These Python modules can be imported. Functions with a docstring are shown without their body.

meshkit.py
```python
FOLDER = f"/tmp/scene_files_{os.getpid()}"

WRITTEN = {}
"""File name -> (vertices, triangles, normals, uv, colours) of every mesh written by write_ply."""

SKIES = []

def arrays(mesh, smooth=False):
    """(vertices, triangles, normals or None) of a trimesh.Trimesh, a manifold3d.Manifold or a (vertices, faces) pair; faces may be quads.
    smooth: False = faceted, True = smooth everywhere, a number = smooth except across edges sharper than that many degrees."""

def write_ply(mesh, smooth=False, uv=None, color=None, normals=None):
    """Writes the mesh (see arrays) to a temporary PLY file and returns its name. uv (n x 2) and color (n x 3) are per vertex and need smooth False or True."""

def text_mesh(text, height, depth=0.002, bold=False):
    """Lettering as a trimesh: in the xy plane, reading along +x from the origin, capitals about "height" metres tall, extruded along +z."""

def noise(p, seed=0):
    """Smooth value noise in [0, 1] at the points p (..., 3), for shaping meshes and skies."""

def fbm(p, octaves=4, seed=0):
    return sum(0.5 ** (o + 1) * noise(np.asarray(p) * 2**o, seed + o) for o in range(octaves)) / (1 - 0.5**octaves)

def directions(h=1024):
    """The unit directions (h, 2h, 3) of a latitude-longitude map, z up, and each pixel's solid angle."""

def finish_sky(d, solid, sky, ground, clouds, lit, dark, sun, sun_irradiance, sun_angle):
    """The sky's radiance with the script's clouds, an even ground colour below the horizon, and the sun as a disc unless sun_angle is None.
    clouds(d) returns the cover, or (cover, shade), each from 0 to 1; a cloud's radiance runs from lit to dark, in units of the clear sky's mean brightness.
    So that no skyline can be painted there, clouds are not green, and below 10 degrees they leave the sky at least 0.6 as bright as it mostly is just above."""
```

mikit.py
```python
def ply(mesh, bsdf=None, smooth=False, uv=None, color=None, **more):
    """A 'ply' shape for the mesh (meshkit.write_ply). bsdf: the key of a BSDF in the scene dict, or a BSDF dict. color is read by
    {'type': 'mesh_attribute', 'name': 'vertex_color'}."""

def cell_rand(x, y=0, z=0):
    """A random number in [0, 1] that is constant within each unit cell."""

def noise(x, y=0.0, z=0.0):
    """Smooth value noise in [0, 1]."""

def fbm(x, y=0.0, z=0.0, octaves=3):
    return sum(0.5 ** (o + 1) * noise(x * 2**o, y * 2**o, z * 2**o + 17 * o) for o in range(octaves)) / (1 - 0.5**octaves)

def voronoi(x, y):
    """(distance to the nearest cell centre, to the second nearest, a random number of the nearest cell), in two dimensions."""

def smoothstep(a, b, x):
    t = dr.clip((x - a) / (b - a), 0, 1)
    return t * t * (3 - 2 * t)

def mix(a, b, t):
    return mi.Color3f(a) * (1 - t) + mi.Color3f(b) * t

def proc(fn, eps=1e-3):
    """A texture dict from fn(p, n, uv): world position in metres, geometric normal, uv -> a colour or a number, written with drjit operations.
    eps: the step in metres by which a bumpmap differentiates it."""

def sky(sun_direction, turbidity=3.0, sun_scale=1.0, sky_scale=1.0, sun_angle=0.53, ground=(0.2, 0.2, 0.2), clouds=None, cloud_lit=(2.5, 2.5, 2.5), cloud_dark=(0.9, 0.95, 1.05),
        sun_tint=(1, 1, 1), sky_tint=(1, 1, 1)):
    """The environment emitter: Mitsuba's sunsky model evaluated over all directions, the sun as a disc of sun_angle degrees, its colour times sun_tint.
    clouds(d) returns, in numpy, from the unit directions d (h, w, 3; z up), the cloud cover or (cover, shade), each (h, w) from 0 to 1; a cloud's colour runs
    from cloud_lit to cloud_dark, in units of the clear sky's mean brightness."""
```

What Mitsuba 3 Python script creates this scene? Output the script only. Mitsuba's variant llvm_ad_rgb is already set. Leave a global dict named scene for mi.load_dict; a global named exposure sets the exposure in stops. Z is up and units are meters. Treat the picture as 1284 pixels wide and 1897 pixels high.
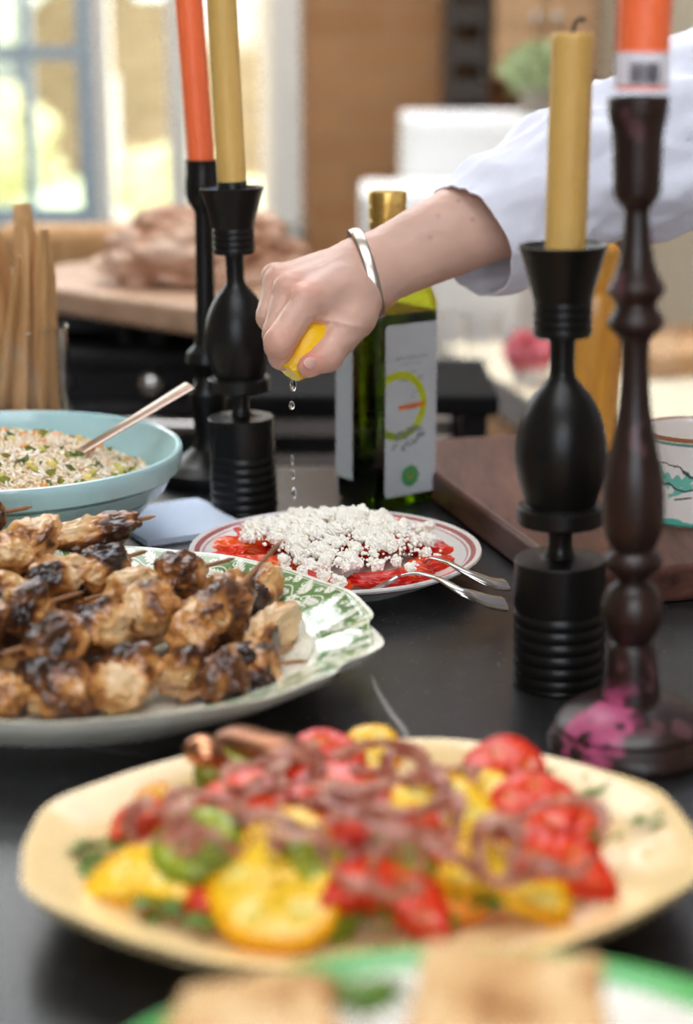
import math, random
import numpy as np, trimesh, mitsuba as mi, drjit as dr
import mikit, meshkit
from mikit import ply, proc, noise, fbm, voronoi, smoothstep, mix, cell_rand

T = mi.ScalarTransform4f
rng = np.random.default_rng(7)
random.seed(7)
PI = math.pi
scene, labels = {}, {}

# ---------------------------------------------------------------- camera, sky, exposure
H, PITCH, F = 0.365, math.radians(15.18), 3200.0          # lens height over the worktop (z = 0), tilt, focal length in pixels
scene['camera'] = dict(type='thinlens', fov=2 * math.degrees(math.atan(642 / F)), fov_axis='x', near_clip=0.05, far_clip=200.0,
                       aperture_radius=0.0085, focus_distance=1.155,
                       to_world=T().look_at(origin=[0, 0, H], target=[0, math.cos(PITCH), H - math.sin(PITCH)], up=[0, 0, 1]))


def clouds(d):
    c = meshkit.fbm(d * np.array([3.0, 3.0, 6.0]), 4, 3)
    return np.clip((c - 0.28) * 4.0, 0, 1), np.clip((meshkit.fbm(d * 5.0, 3, 9) - 0.35) * 1.2, 0, 1)


scene['sky'] = mikit.sky([-0.75, 0.25, 0.62], turbidity=4.0, sun_scale=0.0, sky_scale=1.0, ground=(0.25, 0.25, 0.2), clouds=clouds,
                         cloud_lit=(2.0, 2.0, 2.0), cloud_dark=(1.0, 1.04, 1.1))
exposure = 5.4

# ---------------------------------------------------------------- helpers


def uniq(key):
    if key not in USED:
        USED.add(key)
        return key
    n = 1
    while f'{key}_{n:03d}' in USED:
        n += 1
    k = f'{key}_{n:03d}'
    USED.add(k)
    return k


USED = set()


def thing(name, label=None, cat=None, group=None, kind=None):
    key = uniq(name)
    d = {}
    if label: d['label'] = label
    if cat: d['category'] = cat
    if group: d['group'] = group
    if kind: d['kind'] = kind
    labels[key] = d
    return key


def put(key, mesh, mat, smooth=False, color=None, uv=None, **kw):
    if isinstance(mesh, dict):
        scene[key] = {**mesh, **kw}
    else:
        scene[key] = ply(mesh, mat, smooth=smooth, color=color, uv=uv, **kw)
    return key


def single(name, label, cat, mesh, mat, smooth=False, group=None, kind=None, **kw):
    return put(thing(name, label, cat, group, kind), mesh, mat, smooth, **kw)


def part(parent, name, mesh, mat, smooth=False, label=None, kind=None, **kw):
    key = uniq(parent + '__' + name)
    if label or kind:
        labels[key] = {k: v for k, v in (('label', label), ('kind', kind)) if v}
    return put(key, mesh, mat, smooth, **kw)


def struct(name, mesh, mat, label=None, smooth=False, **kw):
    key = uniq(name)
    labels[key] = dict(kind='structure', **({'label': label} if label else {}))
    return put(key, mesh, mat, smooth, **kw)


def at(px, py, z=0.0):
    """the point at height z that lies along a pixel of the 1284 x 1897 frame"""
    d = np.array([(px - 642) / F, math.cos(PITCH) + (948.5 - py) / F * math.sin(PITCH), -math.sin(PITCH) + (948.5 - py) / F * math.cos(PITCH)])
    return np.array([0, 0, H]) + (z - H) / d[2] * d


def aty(px, py, y):
    d = np.array([(px - 642) / F, math.cos(PITCH) + (948.5 - py) / F * math.sin(PITCH), -math.sin(PITCH) + (948.5 - py) / F * math.cos(PITCH)])
    return np.array([0, 0, H]) + y / d[1] * d


def box(x0, x1, y0, y1, z0, z1):
    m = trimesh.creation.box(extents=[x1 - x0, y1 - y0, z1 - z0])
    m.apply_translation([(x0 + x1) / 2, (y0 + y1) / 2, (z0 + z1) / 2])
    return m


def rbox(sx, sy, sz, r=0.003, n=2):
    """a box with rounded edges centred on the origin"""
    h = np.array([sx, sy, sz]) / 2 - r
    p = np.vstack([ICO[n].vertices * r + h * np.array(c) for c in np.ndindex(2, 2, 2) for c in [[2 * k - 1 for k in c]]])
    return trimesh.convex.convex_hull(p)


def move(m, loc=(0, 0, 0), rz=0.0, rx=0.0, ry=0.0, s=None):
    m = m.copy()
    if s is not None: m.apply_scale(s)
    e = trimesh.transformations.euler_matrix(rx, ry, rz, 'sxyz')
    e[:3, 3] = loc
    m.apply_transform(e)
    return m


def cat(*ms):
    return trimesh.util.concatenate([m for m in ms])


def lathe(profile, n=64, loc=(0, 0, 0)):
    """profile: (r, z) from bottom to top, on the outside; closed where r = 0"""
    p = np.array(profile, float)
    a = np.linspace(0, 2 * PI, n, endpoint=False)
    v = np.stack([np.outer(p[:, 0], np.cos(a)), np.outer(p[:, 0], np.sin(a)), np.repeat(p[:, 1:2], n, 1)], -1).reshape(-1, 3)
    i, j = np.meshgrid(np.arange(len(p) - 1), np.arange(n), indexing='ij')
    k = (j + 1) % n
    q = np.stack([i * n + j, i * n + k, (i + 1) * n + k, (i + 1) * n + j], -1).reshape(-1, 4)
    f = np.vstack([q[:, [0, 1, 2]], q[:, [0, 2, 3]]])
    m = trimesh.Trimesh(v + np.array(loc), f, process=False)
    m.merge_vertices()
    m.update_faces(m.nondegenerate_faces())
    return m


def spline(pts, n):
    """a smooth curve through pts (k, d)"""
    from scipy.interpolate import CubicSpline, PchipInterpolator
    pts = np.asarray(pts, float)
    t = np.concatenate([[0], np.cumsum(np.linalg.norm(np.diff(pts, axis=0), axis=1) + 1e-9)])
    return PchipInterpolator(t, pts)(np.linspace(0, t[-1], n))


def frames(c):
    """tangent, side and up vectors along a curve without twist"""
    t = np.gradient(c, axis=0)
    t /= np.linalg.norm(t, axis=1, keepdims=True)
    u = np.zeros_like(c)
    a = np.cross(t[0], [0, 0, 1.0])
    if np.linalg.norm(a) < 1e-3: a = np.cross(t[0], [0, 1.0, 0])
    u[0] = a / np.linalg.norm(a)
    for i in range(1, len(c)):
        b = u[i - 1] - t[i] * (u[i - 1] @ t[i])
        u[i] = b / np.linalg.norm(b)
    return t, u, np.cross(t, u)


def tube(c, r, n=10, flat=1.0, caps=True):
    """a tube along the curve c (k, 3); r scalar or (k,); flat scales it across its second direction"""
    c = np.asarray(c, float)
    r = np.broadcast_to(np.asarray(r, float), (len(c),))
    t, u, w = frames(c)
    a = np.linspace(0, 2 * PI, n, endpoint=False)
    v = (c[:, None] + r[:, None, None] * (np.cos(a)[None, :, None] * u[:, None] + flat * np.sin(a)[None, :, None] * w[:, None])).reshape(-1, 3)
    i, j = np.meshgrid(np.arange(len(c) - 1), np.arange(n), indexing='ij')
    k = (j + 1) % n
    q = np.stack([i * n + j, i * n + k, (i + 1) * n + k, (i + 1) * n + j], -1).reshape(-1, 4)
    f = [q[:, [0, 1, 2]], q[:, [0, 2, 3]]]
    if caps:
        m = len(v)
        v = np.vstack([v, c[:1], c[-1:]])
        j = np.arange(n)
        f += [np.stack([0 * j + m, (j + 1) % n, j], 1), np.stack([0 * j + m + 1, (len(c) - 1) * n + j, (len(c) - 1) * n + (j + 1) % n], 1)]
    m = trimesh.Trimesh(v, np.vstack(f), process=False)
    m.fix_normals() if False else None
    return orient(m)


def orient(m):
    if m.volume < 0: m.invert()
    return m


ICO = {k: trimesh.creation.icosphere(subdivisions=k) for k in (1, 2, 3, 4, 5)}


def blob(radii, seed, sub=4, amp=0.3, freq=1.3, amp2=0.08, freq2=5.0, ridge=0.0):
    """a lump: an ellipsoid whose surface is pushed in and out by noise. Returns mesh and the push (for colouring)"""
    s = np.array(ICO[sub].vertices)
    o = np.array([seed * 7.13 % 97, seed * 3.7 % 89, seed * 1.9 % 83])
    a = meshkit.fbm(s * freq + o, 3, seed) - 0.5
    b = meshkit.fbm(s * freq2 + o, 3, seed + 50) - 0.5
    k = 0
    if ridge:
        k = ridge * (np.abs(meshkit.fbm(s * freq * 1.7 + o + 31, 2, seed + 90) - 0.5) * 4 - 0.5)
    h = 2 * amp * a + 2 * amp2 * b + k
    v = s * (1 + h)[:, None] * np.array(radii)
    return trimesh.Trimesh(v, ICO[sub].faces, process=False), h


def ramp(t, stops):
    """colours along t from ((t, (r, g, b)), ...)"""
    ts = [s[0] for s in stops]
    return np.stack([np.interp(t, ts, [s[1][k] for s in stops]) for k in range(3)], -1)


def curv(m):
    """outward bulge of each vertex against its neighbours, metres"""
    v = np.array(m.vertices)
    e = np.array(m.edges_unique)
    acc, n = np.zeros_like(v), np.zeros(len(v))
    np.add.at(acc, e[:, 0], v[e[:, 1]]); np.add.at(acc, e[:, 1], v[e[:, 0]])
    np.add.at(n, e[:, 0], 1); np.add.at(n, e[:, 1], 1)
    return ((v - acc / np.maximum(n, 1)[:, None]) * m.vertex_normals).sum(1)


def soften(m, iterations):
    """Taubin smoothing in place"""
    v, e = np.array(m.vertices), np.array(m.edges_unique)
    n = np.maximum(np.bincount(e.ravel(), minlength=len(v)), 1)[:, None]
    for k in range(iterations * 2):
        acc = np.stack([np.bincount(e[:, 0], v[e[:, 1], c], len(v)) + np.bincount(e[:, 1], v[e[:, 0], c], len(v)) for c in range(3)], 1)
        v = v + (0.5 if k % 2 == 0 else -0.52) * np.where(n > 1, acc / n - v, 0)
    m.vertices = v


# ---- implicit surfaces: smooth union of round cones, meshed by surface nets on a narrow band
def rcone(p, a, b, ra, rb):
    ba = b - a
    l2 = max((ba * ba).sum(), 1e-12)
    t = np.clip(((p - a) @ ba) / l2, 0, 1)
    return np.linalg.norm(p - a - t[:, None] * ba, axis=1) - (ra + (rb - ra) * t)


def smin(a, b, k):
    h = np.maximum(k - np.abs(a - b), 0) / k
    return np.minimum(a, b) - h * h * k * 0.25


def nets(fn, lo, hi, h, coarse=4):
    lo, hi = np.array(lo, float), np.array(hi, float)
    n = np.ceil((hi - lo) / h / coarse).astype(int) * coarse
    nc = n // coarse
    g = np.stack(np.meshgrid(*[lo[k] + (np.arange(nc[k]) + 0.5) * h * coarse for k in range(3)], indexing='ij'), -1).reshape(-1, 3)
    dc = fn(g).reshape(nc)
    near = np.abs(dc) < h * coarse * 1.6
    big = np.where(dc > 0, 1.0, -1.0)
    val = np.repeat(np.repeat(np.repeat(big, coarse, 0), coarse, 1), coarse, 2)
    mask = np.repeat(np.repeat(np.repeat(near, coarse, 0), coarse, 1), coarse, 2)
    idx = np.argwhere(mask)
    val[mask] = fn(lo + idx * h)
    s = val < 0
    # one vertex in each cell that the surface crosses
    cs = sum(s[a:n[0] - 1 + a, b:n[1] - 1 + b, c:n[2] - 1 + c].astype(np.int8) for a in (0, 1) for b in (0, 1) for c in (0, 1))
    cells = np.argwhere((cs > 0) & (cs < 8))
    num = np.full(cs.shape, -1); num[tuple(cells.T)] = np.arange(len(cells))
    acc, cnt = np.zeros((len(cells), 3)), np.zeros(len(cells))
    corners = [np.array(c) for c in np.ndindex(2, 2, 2)]
    for c0 in corners:
        for ax in range(3):
            if c0[ax]: continue
            c1 = c0.copy(); c1[ax] = 1
            v0, v1 = val[tuple((cells + c0).T)], val[tuple((cells + c1).T)]
            x = (v0 < 0) != (v1 < 0)
            t = np.where(x, v0 / np.where(x, v0 - v1, 1), 0)
            q = cells + c0.astype(float); q[:, ax] += t
            acc[x] += q[x]; cnt[x] += 1
    v = lo + acc / cnt[:, None] * h
    faces = []
    for ax in range(3):
        b, c = (ax + 1) % 3, (ax + 2) % 3
        sl0 = [slice(1, -1)] * 3; sl1 = [slice(1, -1)] * 3
        sl0[ax] = slice(0, -1); sl1[ax] = slice(1, None)
        s0, s1 = s[tuple(sl0)], s[tuple(sl1)]
        e = np.argwhere(s0 != s1)
        inside = s0[tuple(e.T)]
        e = e + 1; e[:, ax] -= 1
        eb, ec = np.zeros(3, int), np.zeros(3, int)
        eb[b] = 1; ec[c] = 1
        ok = (e < np.array(cs.shape)).all(1)
        e, inside = e[ok], inside[ok]
        q = np.stack([num[tuple((e - o).T)] for o in (eb + ec, ec, 0 * eb, eb)], 1)
        ok = (q >= 0).all(1)
        q, inside = q[ok], inside[ok]
        q = np.where(inside[:, None], q, q[:, ::-1])
        faces += [q[:, [0, 1, 2]], q[:, [0, 2, 3]]]
    return orient(trimesh.Trimesh(v, np.vstack(faces), process=False))


# ---------------------------------------------------------------- materials
def rgb(c): return {'type': 'rgb', 'value': list(map(float, c))}


def mat(name, color=None, rough=0.5, spec=0.5, two=True, **kw):
    b = dict(type='principled', base_color=color if isinstance(color, dict) else rgb(color), roughness=rough, specular=spec, **kw)
    scene[name] = {'type': 'twosided', 'b': b} if two else b
    return name


VC = {'type': 'mesh_attribute', 'name': 'vertex_color'}
mat('m_vc_rough', VC, 0.7, 0.3)
mat('m_vc_satin', VC, 0.4, 0.4)
mat('m_vc_wet', VC, 0.22, 0.5)
mat('m_skin', VC, 0.42, 0.35, sheen=0.15)


def worktop_fn(p, n, uv):
    m = fbm(p.x * 9, p.y * 9, p.z * 9, 4)
    f = noise(p.x * 420, p.y * 420)
    wx = p.x + 0.05 * fbm(p.x * 7, p.y * 7 + 3, 0.0, 3)
    wy = p.y + 0.05 * fbm(p.x * 7 + 9, p.y * 7, 0.0, 3)
    v1 = dr.abs((wx - 0.029) * 0.957 + (wy - 1.012) * 0.290)
    v2 = dr.abs(wx * 0.95 - wy * 0.30 + 0.52)
    v3 = dr.abs(wx * 0.35 + wy * 0.93 - 0.80)
    v = smoothstep(0.0024, 0.0006, v1) * 1.0 + smoothstep(0.0012, 0.0003, v2) * 0.5 + smoothstep(0.0014, 0.0003, v3) * 0.3
    v = v * smoothstep(0.30, 0.50, fbm(p.x * 14, p.y * 14, 5.0, 2))
    base = mix((0.008, 0.0083, 0.009), (0.020, 0.020, 0.0205), smoothstep(0.3, 0.75, m))
    base = base + mi.Color3f(0.02) * smoothstep(0.86, 0.97, f)
    return mix(base, (0.24, 0.22, 0.21), v)


mat('m_worktop', proc(worktop_fn), 0.30, 0.4)


def wood_fn(a, b, sx, sy, sz):
    def fn(p, n, uv):
        w = fbm(p.x * sx, p.y * sy, p.z * sz, 4)
        g = noise(p.x * sx * 6, p.y * sy * 6, p.z * sz * 6)
        return mix(a, b, dr.clip(w * 1.4 - 0.2 + 0.25 * g, 0, 1))
    return proc(fn)


mat('m_board_dark', wood_fn((0.028, 0.010, 0.007), (0.12, 0.046, 0.03), 60, 9, 60), 0.45, 0.3)
mat('m_board_light', wood_fn((0.36, 0.21, 0.13), (0.55, 0.36, 0.24), 14, 60, 60), 0.5, 0.35)
mat('m_stick', wood_fn((0.40, 0.20, 0.075), (0.62, 0.36, 0.16), 160, 160, 12), 0.6, 0.3)
mat('m_mill', wood_fn((0.72, 0.28, 0.03), (0.92, 0.45, 0.07), 190, 190, 10), 0.25, 0.5, clearcoat=0.4)
mat('m_pine', wood_fn((0.42, 0.24, 0.12), (0.56, 0.34, 0.18), 8, 8, 30), 0.6, 0.3)
mat('m_holder_black', (0.006, 0.0055, 0.005), 0.34, 0.3)


def turned_fn(p, n, uv):
    w = fbm(p.x * 110, p.y * 110, p.z * 25, 3)
    wax = smoothstep(0.64, 0.74, fbm(p.x * 60 + 7, p.y * 60, p.z * 40 + 2, 3))
    base = mix((0.008, 0.005, 0.0045), (0.034, 0.015, 0.011), w)
    return mix(base, (0.22, 0.09, 0.11), wax * 0.3)


mat('m_turned', proc(turned_fn), 0.33, 0.5)
mat('m_wax_yellow', wood_fn((0.60, 0.36, 0.095), (0.68, 0.43, 0.13), 30, 30, 3), 0.45, 0.4)
mat('m_wax_orange', (0.95, 0.17, 0.055), 0.4, 0.45)
mat('m_wick', (0.05, 0.04, 0.035), 0.9, 0.1)
mat('m_paper', (0.74, 0.70, 0.76), 0.6, 0.3)
mat('m_ink', (0.06, 0.05, 0.06), 0.7, 0.2)
mat('m_ink_grey', (0.20, 0.22, 0.22), 0.7, 0.2)
mat('m_label', (0.50, 0.52, 0.53), 0.5, 0.3)
mat('m_ring_green', (0.46, 0.52, 0.01), 0.5, 0.3)
mat('m_ring_olive', (0.22, 0.30, 0.02), 0.5, 0.3)
mat('m_seal', (0.07, 0.27, 0.10), 0.5, 0.3)
mat('m_orange_bar', (0.75, 0.17, 0.03), 0.5, 0.3)
mat('m_gold', (0.72, 0.46, 0.13), 0.32, 0.5, metallic=0.9)
mat('m_steel', (0.62, 0.60, 0.58), 0.22, 0.5, metallic=1.0)
mat('m_silver', (0.78, 0.70, 0.64), 0.28, 0.5, metallic=1.0)
mat('m_copper', (0.60, 0.27, 0.14), 0.25, 0.5, metallic=1.0)
mat('m_copper_dull', (0.30, 0.13, 0.07), 0.38, 0.5, metallic=1.0)
mat('m_bowl', (0.40, 0.61, 0.63), 0.16, 0.5, clearcoat=0.4)
mat('m_white_glaze', (0.70, 0.70, 0.67), 0.15, 0.5, clearcoat=0.4)
mat('m_black', (0.008, 0.008, 0.009), 0.3, 0.5)
mat('m_iron', (0.008, 0.008, 0.009), 0.55, 0.2)
mat('m_shirt', (0.70, 0.71, 0.80), 0.85, 0.2, sheen=0.3)
mat('m_trousers', (0.06, 0.08, 0.12), 0.85, 0.2)
mat('m_hair', (0.10, 0.055, 0.03), 0.5, 0.4)
mat('m_linen', (0.62, 0.70, 0.84), 0.85, 0.2)
mat('m_grey_stone', (0.20, 0.185, 0.18), 0.4, 0.4)
mat('m_cream', (0.74, 0.66, 0.50), 0.6, 0.3)
mat('m_white', (0.85, 0.85, 0.84), 0.5, 0.4)
mat('m_plaster', (0.36, 0.32, 0.27), 0.8, 0.2)
mat('m_ceiling', (0.62, 0.60, 0.57), 0.8, 0.2)
mat('m_pink', (0.80, 0.25, 0.30), 0.5, 0.3)
mat('m_window_frame', (0.40, 0.47, 0.53), 0.5, 0.4)
mat('m_post', (0.80, 0.74, 0.66), 0.6, 0.3)
mat('m_lavender', (0.38, 0.41, 0.48), 0.7, 0.2)
mat('m_sill', (0.03, 0.045, 0.042), 0.12, 0.5)
mat('m_rack', (0.050, 0.038, 0.030), 0.5, 0.3)
mat('m_teal', (0.06, 0.16, 0.18), 0.3, 0.5)
scene['m_glass'] = {'type': 'thindielectric', 'int_ior': 1.5}
scene['m_clear'] = {'type': 'dielectric', 'int_ior': 1.45}
scene['m_water'] = {'type': 'dielectric', 'int_ior': 1.34}
scene['m_oil_glass'] = {'type': 'dielectric', 'int_ior': 1.48, 'specular_transmittance': rgb((1.0, 1.0, 0.35))}
OIL = {'type': 'homogeneous', 'albedo': rgb((0, 0, 0)), 'sigma_t': rgb((0.15, 0.115, 1.0)), 'scale': 330.0}
scene['m_oil_air'] = {'type': 'dielectric', 'int_ior': 1.0, 'ext_ior': 1.48}


def brick_fn(a, b, mortar, axis='x', w=0.215, h=0.075, warm=None):
    def fn(p, n, uv):
        u = (p.x if axis == 'x' else p.y) / w
        r = p.z / h
        row = dr.floor(r)
        u = u + 0.5 * (row - 2 * dr.floor(row / 2))
        c = cell_rand(dr.floor(u), row, 3)
        fu, fr = u - dr.floor(u), r - row
        m = dr.minimum(smoothstep(0.02, 0.05, fu) * smoothstep(0.98, 0.95, fu), smoothstep(0.06, 0.13, fr) * smoothstep(0.97, 0.9, fr))
        t = dr.clip(c + 0.5 * (fbm(p.x * 20, p.y * 20, p.z * 20, 3) - 0.5), 0, 1)
        return mix(mi.Color3f(mortar), mix(a, b, t), m)
    return proc(fn)


mat('m_brick_in', brick_fn((0.38, 0.185, 0.08), (0.46, 0.235, 0.105), (0.42, 0.235, 0.12)), 0.85, 0.2)
mat('m_brick_out', brick_fn((0.20, 0.135, 0.075), (0.29, 0.20, 0.115), (0.27, 0.21, 0.14)), 0.9, 0.1)
mat('m_floor', wood_fn((0.30, 0.19, 0.11), (0.44, 0.30, 0.19), 5, 50, 5), 0.45, 0.4)
mat('m_lawn', wood_fn((0.42, 0.50, 0.24), (0.54, 0.60, 0.34), 1.5, 1.5, 1.5), 0.9, 0.1)
for i, c in enumerate([(0.44, 0.52, 0.28), (0.64, 0.62, 0.36), (0.28, 0.36, 0.20), (0.70, 0.72, 0.64)]):
    scene[f'm_leaf_{i}'] = {'type': 'twosided', 'b': dict(type='principled', base_color=rgb(c), roughness=0.5, specular=0.5)}

# ---------------------------------------------------------------- the room: floor, walls, windows, what lies outside
YB = 4.3
struct('floor', box(-2.7, 3.2, -2.4, YB + 0.2, -0.96, -0.91), 'm_floor')
CE = 2.45
struct('ceiling', cat(box(-2.7, -1.0, -2.4, YB + 0.2, CE, CE + 0.1), box(1.0, 3.2, -2.4, YB + 0.2, CE, CE + 0.1), box(-1.0, 1.0, -2.4, -1.2, CE, CE + 0.1),
                      box(-1.0, 1.0, 0.6, 1.9, CE, CE + 0.1)), 'm_ceiling', 'pale ceiling with two roof lights')
struct('wall_left', box(-2.7, -2.6, -2.4, YB, -0.91, CE), 'm_plaster')
struct('wall_right', box(3.1, 3.2, -2.4, YB, -0.91, CE), 'm_plaster')
struct('wall_front', cat(box(-2.7, -1.1, -2.5, -2.4, -0.91, CE), box(1.1, 3.2, -2.5, -2.4, -0.91, CE), box(-1.1, 1.1, -2.5, -2.4, -0.91, 0.25), box(-1.1, 1.1, -2.5, -2.4, 2.0, CE)), 'm_plaster')
struct('wall_back', cat(box(-2.7, -0.10, YB, YB + 0.2, -0.91, -0.062), box(-2.7, -0.10, YB, YB + 0.2, 2.3, CE)), 'm_plaster')
struct('wall_back_pier', box(-0.108, 0.60, YB - 0.02, YB + 0.2, -0.91, CE), 'm_brick_in', 'warm brown brick pier behind the bottle')
struct('wall_back_right', box(0.60, 3.2, YB + 0.02, YB + 0.2, -0.91, CE), 'm_cream')


def roof_light(x0, x1, y0, y1):
    k = struct('roof_light', cat(box(x0, x1, y0, y0 + 0.05, CE, CE + 0.12), box(x0, x1, y1 - 0.05, y1, CE, CE + 0.12), box(x0, x0 + 0.05, y0, y1, CE, CE + 0.12), box(x1 - 0.05, x1, y0, y1, CE, CE + 0.12),
                                 box(-0.02, 0.02, y0, y1, CE, CE + 0.12)), 'm_white')
    for a, b in ((x0 + 0.05, -0.02), (0.02, x1 - 0.05)):
        part(k, 'pane', box(a, b, y0 + 0.05, y1 - 0.05, CE + 0.055, CE + 0.061), 'm_glass')


roof_light(-1.0, 1.0, -1.2, 0.6)
roof_light(-1.0, 1.0, 1.9, YB)
# the tall steel window to the left in the back wall
fr = []
for x0, x1 in ((-2.7, -2.64), (-2.05, -2.02), (-1.62, -1.59), (-1.20, -1.17), (-0.79, -0.765), (-0.655, -0.615), ):
    fr.append(box(x0, x1, YB + 0.02, YB + 0.06, -0.062, 2.3))
for z in (-0.062, 0.325, 0.95, 1.6, 2.26):
    fr.append(box(-2.7, -0.615, YB + 0.025, YB + 0.055, z, z + 0.035))
w1 = struct('window_1', cat(*fr), 'm_window_frame', 'steel framed window with slim blue grey glazing bars')
for x0, x1 in ((-2.64, -2.05), (-2.02, -1.62), (-1.59, -1.20), (-1.17, -0.79), (-0.765, -0.655)):
    for z0, z1 in ((-0.027, 0.325), (0.36, 0.95), (0.985, 1.6), (1.635, 2.26)):
        part(w1, 'pane', box(x0, x1, YB + 0.038, YB + 0.042, z0, z1), 'm_glass')
d1 = struct('door_1', cat(box(-0.612, -0.575, YB + 0.0, YB + 0.08, -0.062, 2.3), box(-0.435, -0.385, YB + 0.0, YB + 0.08, -0.062, 2.3), box(-0.212, -0.18, YB + 0.05, YB + 0.12, -0.062, 2.3),
                          box(-0.575, -0.18, YB + 0.01, YB + 0.07, 2.2, 2.3)), 'm_post', 'pale timber framed glazed opening beside the steel window')
for x0, x1 in ((-0.575, -0.435), (-0.385, -0.212)):
    part(d1, 'pane', box(x0, x1, YB + 0.038, YB + 0.042, -0.062, 2.2), 'm_glass')
struct('trim_1', box(-0.178, -0.109, YB - 0.06, YB + 0.02, -0.062, 2.3), 'm_post', 'cream post at the edge of the brick pier')
struct('trim_2', box(-2.7, -0.10, 3.93, YB + 0.02, -0.092, -0.062), 'm_sill', 'polished stone window sill', )
w2 = struct('window_2', cat(*[box(x, x + 0.05, -2.47, -2.43, 0.25, 2.0) for x in (-1.1, -0.56, -0.025, 0.51, 1.05)], *[box(-1.1, 1.1, -2.465, -2.435, z, z + 0.04) for z in (0.25, 0.85, 1.42, 1.96)]), 'm_window_frame')
for i in range(4):
    for z0, z1 in ((0.29, 0.85), (0.89, 1.42), (1.46, 1.96)):
        part(w2, 'pane', box(-1.05 + i * 0.535, -0.56 + i * 0.535, -2.452, -2.448, z0, z1), 'm_glass')

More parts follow.
